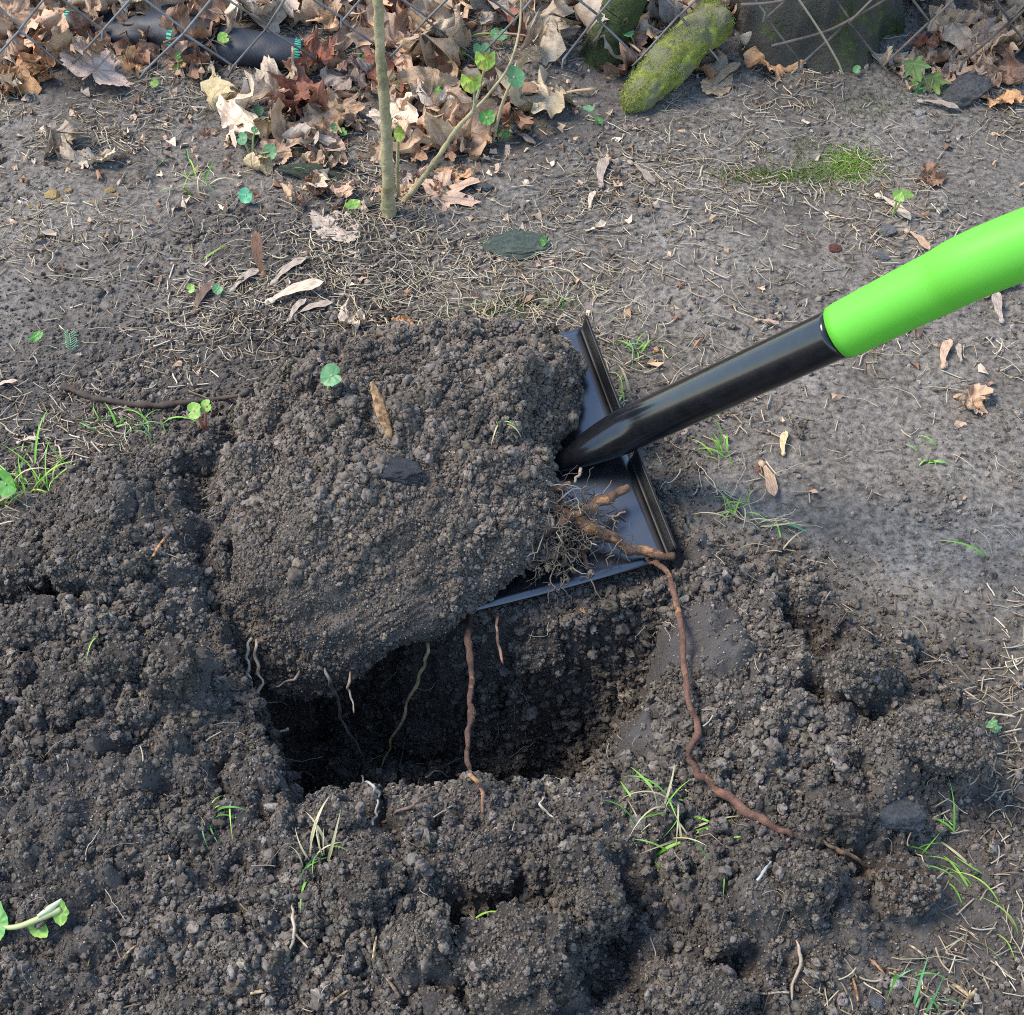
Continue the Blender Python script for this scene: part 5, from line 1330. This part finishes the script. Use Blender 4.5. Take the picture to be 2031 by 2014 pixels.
# roots hanging from the underside of the load into the hole
def hang(p0, p1, *mids):
    """points between two places, following photo pixels at interpolated depth"""
    d0, d1 = dep(p0), dep(p1); n = len(mids); out = [p0 + UPV * .014 + FWD * .045, p0]
    for i, (x, y) in enumerate(mids): out.append(at_depth(x, y, d0 + (d1 - d0) * (i + 1) / (n + 1)))
    return out + [p1]
nearw = lambda px, py: at_depth(px, py, dep(BF(.22, .112, -.01)) - (.035 if px < 720 else .012))
root("hanging_root", hang(nearw(930, 1240), G(928, 1560, .004), (932, 1300), (936, 1370), (934, 1440), (928, 1500)), [.0042, .0050, .0046, .0052, .0040, .0022], (.15, .09, .065), "thick dark root with orange scars hanging from the load into the hole", n=70, seed=421)
root("hanging_straw", hang(nearw(850, 1288), G(758, 1535, .01), (835, 1335), (808, 1400), (782, 1460)), [.0016, .0030, .0030, .0026, .0008], (.42, .31, .15), "yellowish dry stalk hanging slantwise in the hole", M_PROOT, n=50, seed=422)
root("hanging_rootlet", hang(nearw(494, 1268), nearw(515, 1425), (490, 1310), (495, 1350), (488, 1395)), [.0014, .0016, .0015, .0014, .0012], (.46, .37, .26), "pale thin root loop hanging at the left end of the load", M_PROOT, n=40, seed=423)
root("hanging_rootlet", hang(nearw(506, 1275), nearw(572, 1446), (512, 1330), (514, 1390), (520, 1430), (545, 1452)), [.0022, .0022, .0018, .0018, .0022, .0014], (.38, .30, .21), "pale root beside the thin loop, curling up at its end", M_PROOT, n=50, seed=424)
root("hanging_rootlet", hang(nearw(648, 1338), G(716, 1548, .01), (668, 1380), (675, 1425), (705, 1470), (720, 1510)), [.0018, .0024, .0024, .0024, .0022, .0016], (.15, .13, .12), "grey root snaking from the load's lowest point into the hole", M_PROOT, n=50, seed=425)
root("hanging_rootlet", hang(nearw(692, 1345), nearw(702, 1415), (694, 1375)), [.0010, .0012, .0008], (.34, .27, .2), "short pale rootlet right of the grey snaking root", M_PROOT, n=20, seed=426)
root("hanging_rootlet", hang(nearw(985, 1235), nearw(998, 1318), (988, 1270)), [.0012, .0016, .0010], (.36, .2, .14), "short brown rootlet hanging under the blade's near edge", M_PROOT, n=20, seed=427)
root("hanging_rootlet", hang(nearw(590, 1340), nearw(548, 1362), (575, 1350)), [.0012, .0012, .0008], (.22, .17, .13), "tiny rootlet poking from the load's lower tip", M_PROOT, n=16, seed=428)
root("surface_root", [S(x, y, .004) for x, y in ((760, 1640), (800, 1612), (850, 1582), (895, 1552), (910, 1547))], [.0022, .0026, .0024, .0026, .0022], (.24, .17, .13), "brown root lying over the front lip of the hole", n=40, seed=429)
root("surface_root", [S(x, y, d_) for x, y, d_ in ((905, 1546, .006), (935, 1552, .007), (955, 1575, .006), (957, 1618, .003))], [.0030, .0032, .0026, .0012], (.50, .27, .16), "orange peeled root curving over the front lip of the hole", n=36, seed=430)
root("white_rootlet", [S(x, y, d_) for x, y, d_ in ((713, 1552, .008), (735, 1568, .007), (752, 1580, .006), (745, 1610, .004), (740, 1640, .002))], [.0008, .0012, .0012, .0012, .0010], (.38, .34, .29), "whitish branched rootlet at the front edge of the hole", M_PROOT, n=30, seed=431)
root("white_rootlet", [S(x, y, d_) for x, y, d_ in ((845, 1550, .006), (868, 1536, .006), (890, 1548, .004))], [.0010, .0010, .0008], (.40, .36, .30), "white forked rootlet left of the thick hanging root", M_PROOT, n=20, seed=432)
root("pale_rootlet", [S(x, y, d_) for x, y, d_ in ((1078, 1585, .002), (1070, 1605, .006), (1085, 1618, .005), (1098, 1625, .001))], [.0008, .0010, .0010, .0007], (.55, .48, .38), "thin cream rootlet on the crumbs below the hole", M_PROOT, n=24, seed=433)
root("buried_root", [S(x, y, .003) for x, y in ((1120, 1648), (1150, 1643), (1192, 1643))], [.0026, .0030, .0026], (.10, .075, .06), "short soil-coated root with an orange tip below the hole", n=24, seed=434)
root("pale_rootlet", [S(x, y, d_) for x, y, d_ in ((566, 1918, .002), (582, 1870, .006), (584, 1830, .006), (580, 1800, .003))], [.0008, .0018, .0016, .0008], (.38, .31, .23), "pale branching root standing out of the crumbs, lower left", M_PROOT, n=30, seed=435)
root("pale_rootlet", [S(x, y, d_) for x, y, d_ in ((612, 1885, .002), (592, 1865, .005), (582, 1852, .006))], [.0006, .0012, .0012], (.38, .31, .23), "side branch of the pale root, lower left", M_PROOT, n=16, seed=436)
root("pale_rootlet", [S(x, y, d_) for x, y, d_ in ((1500, 1752, .003), (1515, 1735, .006), (1528, 1715, .004))], [.0010, .0014, .0010], (.38, .37, .36), "greyish rootlet below the long root's end", M_PROOT, n=20, seed=437)
root("pale_rootlet", [S(x, y, d_) for x, y, d_ in ((1578, 1870, .003), (1585, 1920, .007), (1568, 1960, .006), (1572, 2005, .003))], [.0008, .0014, .0012, .0008], (.42, .33, .24), "long tan rootlet near the bottom edge, right of centre", M_PROOT, n=30, seed=438)

# ------------------------------------------------------------------ grass tufts
def blade_mesh(L, w, bend, tw, seg=9):
    V = []
    for i in range(seg + 1):
        t = i / seg; a = bend * t * t
        # arc in x-z plane
        x_ = L * (math.sin(bend * t) / max(bend, .05) if False else t * math.sin(a * .8 + .12)); z_ = L * t * math.cos(a * .8 + .12)
        ww = w * (1 - t**2.2) * (0.6 + 0.4 * min(1, t * 5)) + .0001; th = tw * t
        for s_, dz in ((-1, .25), (0, 0), (1, .25)): V.append((x_ - dz * ww * .8, s_ * ww * math.cos(th), z_ + s_ * ww * math.sin(th) * .5))
    F = []
    for i in range(seg):
        a = i * 3; F += [(a, a + 1, a + 4, a + 3), (a + 1, a + 2, a + 5, a + 4)]
    return np.array(V), F
k = NT("grass_blade", 0.5, 0.4); k.color(k.mix(k.objcol(), (0.05, 0.10, 0.02), k.math('MULTIPLY', k.noise(120, k.coord(), 3), 0.45))); M_GRASS = k.m
GB = []
for q in range(8):
    v, f = blade_mesh(1.0, [.045, .035, .03, .05, .04, .028, .038, .033][q], [.5, 1.1, 1.7, .8, 2.0, 1.4, .3, 1.0][q], [.3, -.4, .6, 0, -.8, .5, .9, -.2][q])
    _o = mesh_obj("grass_blade", v, f, M_GRASS); GB.append(_o.data); bpy.data.objects.remove(_o)
GC = dict(fresh=(.17, .40, .035), dark=(.07, .24, .03), teal=(.08, .26, .10), dry=(.50, .42, .24), lime=(.28, .46, .05))
def tuft(px, py, n, L, cols, lab, lean=None, spread=1.0, surf=S, rad=.006, wide=1.0):
    p = surf(px, py)
    root_ = empty("grass_tuft", p, lab, "grass tuft", "small grass tufts")
    for i in range(n):
        o = bpy.data.objects.new("grass_blade", GB[random.randrange(8)]); COL.objects.link(o); o.parent = root_
        a = (lean + random.gauss(0, .7)) if lean is not None else random.uniform(0, 6.28)
        l_ = L * random.uniform(.55, 1.1)
        o.location = (random.gauss(0, rad), random.gauss(0, rad), -.002 + random.uniform(0, .003)); o.scale = (l_, l_ * wide * .8 * max(.6, .035 / L * .9), l_)
        o.rotation_euler = (random.gauss(0, .25 * spread), random.uniform(.1, .75) * spread, a)
        c = GC[random.choice(cols)]; b = random.uniform(.75, 1.2); o.color = (c[0] * b, c[1] * b, c[2] * b, 1)
    return root_
tuft(70, 965, 32, .048, ["fresh", "lime", "fresh", "dry"], "bright green grass tuft at the left edge beside the dug patch", spread=1.3, rad=.014)
tuft(20, 1000, 9, .045, ["fresh", "lime"], "smaller grass tuft below the bright one at the left edge", spread=1.2, rad=.008)
tuft(215, 850, 8, .032, ["fresh", "dark"], "short green tuft under the curved twig", spread=1.3)
tuft(300, 855, 7, .042, ["fresh", "teal"], "taller green tuft in front of the curved twig", spread=.8)
tuft(310, 885, 5, .025, ["teal", "fresh"], "low bluish green sprig below the taller tuft", spread=1.3)
tuft(385, 368, 12, .035, ["lime", "dry", "fresh"], "thin yellow-green tuft on the straw left of the sapling", spread=1.0, rad=.012)
tuft(375, 330, 2, .05, ["dark"], "two tall thin dark blades left of the leaf heap", spread=.6)
tuft(400, 515, 4, .045, ["fresh", "lime"], "long green blades lying by the maple keys", lean=.75, spread=1.7)
tuft(632, 355, 4, .028, ["fresh"], "few upright blades beside the dark mossy stone", spread=.5)
tuft(1262, 690, 8, .026, ["fresh", "teal"], "small green weed tuft right of the blade's far corner", spread=1.3)
tuft(1243, 788, 9, .026, ["fresh", "dry", "lime"], "small grass tuft touching the shaft behind the tread", spread=1.3)
tuft(1120, 610, 6, .03, ["dry", "teal", "dark"], "sparse thin blades behind the blade's far corner", spread=.8)
tuft(1435, 912, 12, .028, ["fresh", "lime"], "upper grass tuft on the path right of the tread", lean=2.2, spread=1.1)
tuft(1460, 1022, 14, .034, ["fresh", "lime", "dry"], "lower, denser grass tuft at the edge of the dug patch", spread=1.1)
tuft(1520, 1055, 9, .042, ["fresh", "teal", "dry"], "grass blades trailing right from the denser tuft", lean=-.5, spread=1.8, rad=.012)
tuft(1830, 905, 6, .018, ["fresh"], "tiny sparse tuft on the packed path", spread=1.0)
tuft(988, 848, 7, .024, ["fresh", "dark", "dry"], "small uprooted grass sprig on top of the load", spread=1.5)
tuft(1335, 1655, 32, .046, ["fresh", "dark", "fresh", "dry"], "big grass tuft below the bend of the long root", spread=1.4, rad=.012)
tuft(1310, 1690, 8, .036, ["dark", "fresh"], "lower part of grass flopping toward the camera below the long root", lean=-.9, spread=1.9)
tuft(1320, 1600, 9, .04, ["dry", "dry", "fresh"], "dry straw-coloured blades behind the big grass tuft", spread=1.2)
tuft(430, 1600, 7, .03, ["teal", "dark", "lime"], "small teal grass sprig on the crumbs left of the hole", lean=-.4, spread=1.5)
tuft(640, 1725, 11, .034, ["fresh", "fresh", "dark"], "upturned grass tuft hanging down the front heap", lean=-1.57, spread=2.0)
tuft(628, 1690, 10, .036, ["dry"], "dry roots of the upturned grass tuft", lean=1.6, spread=1.2)
tuft(1815, 1700, 5, .04, ["fresh", "dark"], "upright grass blades right of the dark stone", spread=.8)
tuft(1895, 1650, 4, .045, ["fresh", "teal"], "long slanting blades near the right edge", lean=2.3, spread=.9)
tuft(1950, 1790, 8, .042, ["fresh", "lime", "dry"], "loose grass lying along the lower right edge", lean=2.4, spread=1.6, rad=.015)
tuft(2000, 1890, 5, .042, ["fresh", "lime"], "grass streak at the lower right margin", lean=2.3, spread=1.7)
tuft(1783, 1935, 4, .028, ["dark", "teal"], "short green blades near the bottom edge, right", spread=.7)
tuft(1840, 2000, 6, .032, ["dark", "teal"], "dark green blades at the bottom edge, right", spread=.8)
tuft(182, 1262, 1, .026, ["lime"], "single green blade poking from the soil left of the hole", spread=.2)
tuft(1960, 1110, 3, .05, ["fresh", "dry"], "thin slanting blades on the path at the right", lean=2.4, spread=1.5)
tuft(25, 175, 14, .022, ["dry", "dry", "lime"], "dry yellow tuft at the left edge below the orange leaves", spread=1.2, rad=.010)
tuft(840, 160, 14, .040, ["dark", "fresh", "dark"], "dark green grassy clump behind the sapling", spread=.8, rad=.010)
tuft(930, 1890, 9, .030, ["dry", "dry", "lime"], "dry curled grass on the big front clod", spread=1.6, rad=.010)
tuft(1560, 350, 3, .02, ["dry"], "few dry blades beside the moss", spread=1.3)

# ------------------------------------------------------------------ seedlings and small leaves
TEAL, GRN, LIM, DGR = (.10, .23, .095), (.085, .24, .04), (.19, .33, .05), (.045, .13, .025)
def seedling(name, base, leaves, lab, stemcol=(.30, .34, .12), r=.0011, cat="seedling", surf=S, kind="round"):
    p = surf(*base); e_ = empty(name, p, lab, cat, "small green seedlings")
    for i, (px, py, sz, col) in enumerate(leaves):
        sz = sz * .62
        c = at_y(px, py, p[1] - .006 + .004 * i)
        if c[2] < p[2] + .004: c = surf(px, py, .006)
        mid = 0.5 * (p + c) + np.array([0, 0, .2 * np.linalg.norm(c - p)])
        cpath("stem", [p - np.array([0, 0, .003]), mid * .5 + .25 * (p + c), c], [r * 1.1, r, r * .8], M_STEM, e_, 6, 12, 0, 0, stemcol)
        disc_leaf(c, sz, col, (random.gauss(0, .35), -.75 + random.gauss(0, .2), 1.0), kind, random.uniform(.3, .9), "leaf", e_, i + int(px) % 40, (random.gauss(0, 1), random.gauss(-.3, .5), 0))
    return e_
seedling("seedling", (500, 318), [(480, 275, .012, TEAL), (535, 302, .016, TEAL), (505, 258, .007, TEAL)], "bluish green seedling with two kidney leaves in the leaf heap")
seedling("seedling", (515, 235), [(512, 220, .011, TEAL)], "single small teal leaf on the shrivelled yellow leaf")
seedling("seedling", (490, 398), [(488, 388, .015, (.07, .30, .16))], "dark teal leaf lying left of the sapling")
seedling("tall_seedling", (975, 285), [(1020, 152, .022, TEAL), (965, 232, .017, GRN)], "tall seedling with one big clover-like leaf, right of the twig", stemcol=(.36, .30, .18), r=.0018)
seedling("seedling", (990, 280), [(1005, 265, .009, GRN), (985, 258, .009, GRN)], "low green leaves at the foot of the tall seedling")
seedling("seedling", (950, 130), [(955, 98, .018, TEAL), (915, 105, .010, LIM)], "teal and yellow-green seedling behind the budding twig")
seedling("seedling", (880, 205), [(868, 178, .014, GRN), (880, 170, .010, TEAL)], "rounded green leaf pair right of the grassy clump")
seedling("seedling", (905, 85), [(990, 68, .018, TEAL), (890, 55, .016, TEAL)], "pale teal leaves in the litter behind the fence")
seedling("seedling", (448, 120), [(443, 75, .013, LIM), (462, 112, .011, LIM)], "thin yellow-green seedling climbing in front of the black fabric", r=.0012)
seedling("seedling", (355, 145), [(353, 110, .007, GRN), (356, 122, .007, GRN), (352, 135, .007, GRN)], "tiny upright green sprig below the black fabric")
seedling("seedling", (312, 172), [(306, 164, .010, LIM)], "small lime leaf right of the round pinkish leaf")
seedling("seedling", (435, 578), [(432, 573, .010, TEAL)], "tiny pale green leaf above the dark maple key")
seedling("seedling", (380, 578), [(378, 573, .008, LIM)], "tiny lime leaf left of the dark maple key")
seedling("seedling", (690, 418), [(700, 405, .015, LIM)], "light green leaf bending right below the sapling", kind="oval")
seedling("seedling", (728, 120 + 5), [(722, 112, .010, GRN), (735, 118, .010, TEAL)], "small green sprig left of the sapling behind the fence")
seedling("seedling", (690, 270), [(680, 262, .010, GRN), (665, 252, .009, TEAL)], "faint green seedling by the flat pinkish leaf")
seedling("seedling", (650, 770), [(658, 745, .017, TEAL)], "teal scalloped leaf on the heap behind the load")
seedling("seedling", (75, 680), [(72, 667, .013, GRN)], "lone bright green leaf on bare soil at the left", kind="oval")
seedling("seedling", (408, 862), [(385, 815, .013, LIM), (410, 805, .010, LIM)], "lime two-leaved seedling with a reddish stem beside the twig", stemcol=(.40, .16, .10), r=.0014)
seedling("seedling", (12, 990), [(12, 960, .022, GRN)], "glossy round green leaf at the left edge by the grass")
seedling("seedling", (1770, 430), [(1782, 388, .014, LIM), (1798, 385, .014, LIM)], "small two-leaved bright seedling above the sleeve", kind="oval")
seedling("seedling", (1072, 484), [(1078, 478, .010, GRN)], "small green leaf at the right end of the mossy stone", kind="oval")
seedling("seedling", (1967, 1450), [(1968, 1436, .008, TEAL), (1975, 1446, .008, TEAL)], "pale green leaf pair right of the wide clod", kind="oval")
seedling("seedling", (1268, 118), [(1245, 62, .014, TEAL), (1222, 60, .010, LIM)], "teal seedling leaf climbing in front of the mossy stem")
seedling("seedling", (1275, 35), [(1270, 15, .020, LIM), (1310, 5, .014, TEAL), (1335, 12, .012, LIM)], "bright lime leaves at the top edge between stem and trunk")
seedling("seedling", (1510, 88), [(1506, 82, .009, TEAL)], "tiny green leaf sprouting between the rolled leaf and the trunk")
seedling("seedling", (1185, 245), [(1168, 215, .011, TEAL), (1190, 240, .009, GRN)], "small seedling in front of the mossy root", kind="oval")
seedling("seedling", (1705, 145), [(1700, 138, .009, TEAL)], "tiny sprig at the right foot of the trunk")
ivy = G(1845, 185); e_ = empty("ivy_plant", ivy, "small ivy with dark green and bronze lobed leaves near the fence, right", "ivy", None)
for i, (px, py, sz, col) in enumerate([(1822, 178, .018, (.07, .22, .05)), (1868, 182, .026, DGR), (1850, 155, .022, (.13, .17, .025)), (1812, 125, .022, (.10, .16, .03)), (1818, 160, .010, (.2, .36, .08))]):
    c = at_y(px, py, ivy[1] + .004 * i); cpath("stem", [ivy, 0.5 * (ivy + c) + np.array([0, 0, .004]), c], [.0012, .001, .0008], M_STEM, e_, 6, 10, 0, 0, (.2, .16, .08))
    disc_leaf(c, sz, col, (random.gauss(0, .3), -.8, .8), "maple", .5, "leaf", e_, 70 + i, (random.gauss(0, .6), -.3, -.6))
# uprooted shoot at the left edge, spruce sprig
sh = S(40, 1840, .006); e_ = empty("uprooted_shoot", sh, "uprooted shoot with white base lying on the crumbs at the left edge", "seedling")
cpath("stem", [S(-25, 1845, .008), S(30, 1848, .007), S(80, 1835, .007), S(125, 1812, .007)], [.0016, .0017, .002, .0022], M_STEM, e_, 8, 24, 0, 0, (.34, .36, .16))
cpath("root_base", [S(82, 1832, .008), S(105, 1815, .008), S(128, 1795, .008)], [.0012, .0024, .001], M_STEM, e_, 8, 14, 0, 0, (.42, .44, .28))
disc_leaf(S(-2, 1850, .012), .016, GRN, (0, -.4, 1), "oval", .5, "leaf", e_, 81, (0, 1, 0)); disc_leaf(S(82, 1855, .008), .010, LIM, (0, -.6, 1), "oval", .6, "leaf", e_, 82, (1, -1, 0)); disc_leaf(S(128, 1828, .010), .009, LIM, (0, -.6, 1), "oval", .6, "leaf", e_, 83, (0, 1, 0))
sp0 = G(143, 700); e_ = empty("spruce_sprig", sp0, "little blue-green spruce sprig on the bare soil at the left", "sprig")
cpath("stem", [G(143, 702, .002), G(142, 685, .004), G(140, 668, .005)], [.0008, .0007, .0004], M_STEM, e_, 6, 10, 0, 0, (.25, .2, .12))
for i in range(18):
    t = i / 17; b = np.array(G(143 - 3 * t, 702 - 34 * t, .004)); s_ = 1 if i % 2 else -1
    cpath("needle", [b, b + np.array([s_ * .0045, .003, .002]), b + np.array([s_ * .0085 * random.uniform(.5, 1.1), .0065 * random.uniform(-.2, 1.3), random.uniform(0, .004)])], [.0005, .0005, .0002], M_STEM, e_, 5, 6, 0, 0, (.10, .22, .12))

# ------------------------------------------------------------------ tell look-alikes apart by their order from the left
ORD = "first second third fourth fifth sixth seventh eighth ninth tenth eleventh twelfth".split()
same = {}
for o in list(scene.objects):
    if o.parent is None and o.get("label") and o.get("category"): same.setdefault(o["label"], []).append(o)
for lab, obs in same.items():
    if len(obs) < 2: continue
    obs.sort(key=lambda o: o.location[0] / (0.9 + o.location[1]))
    for i, o in enumerate(obs):
        if i < len(ORD): o["label"] = lab + ", " + ORD[i] + " from the left"
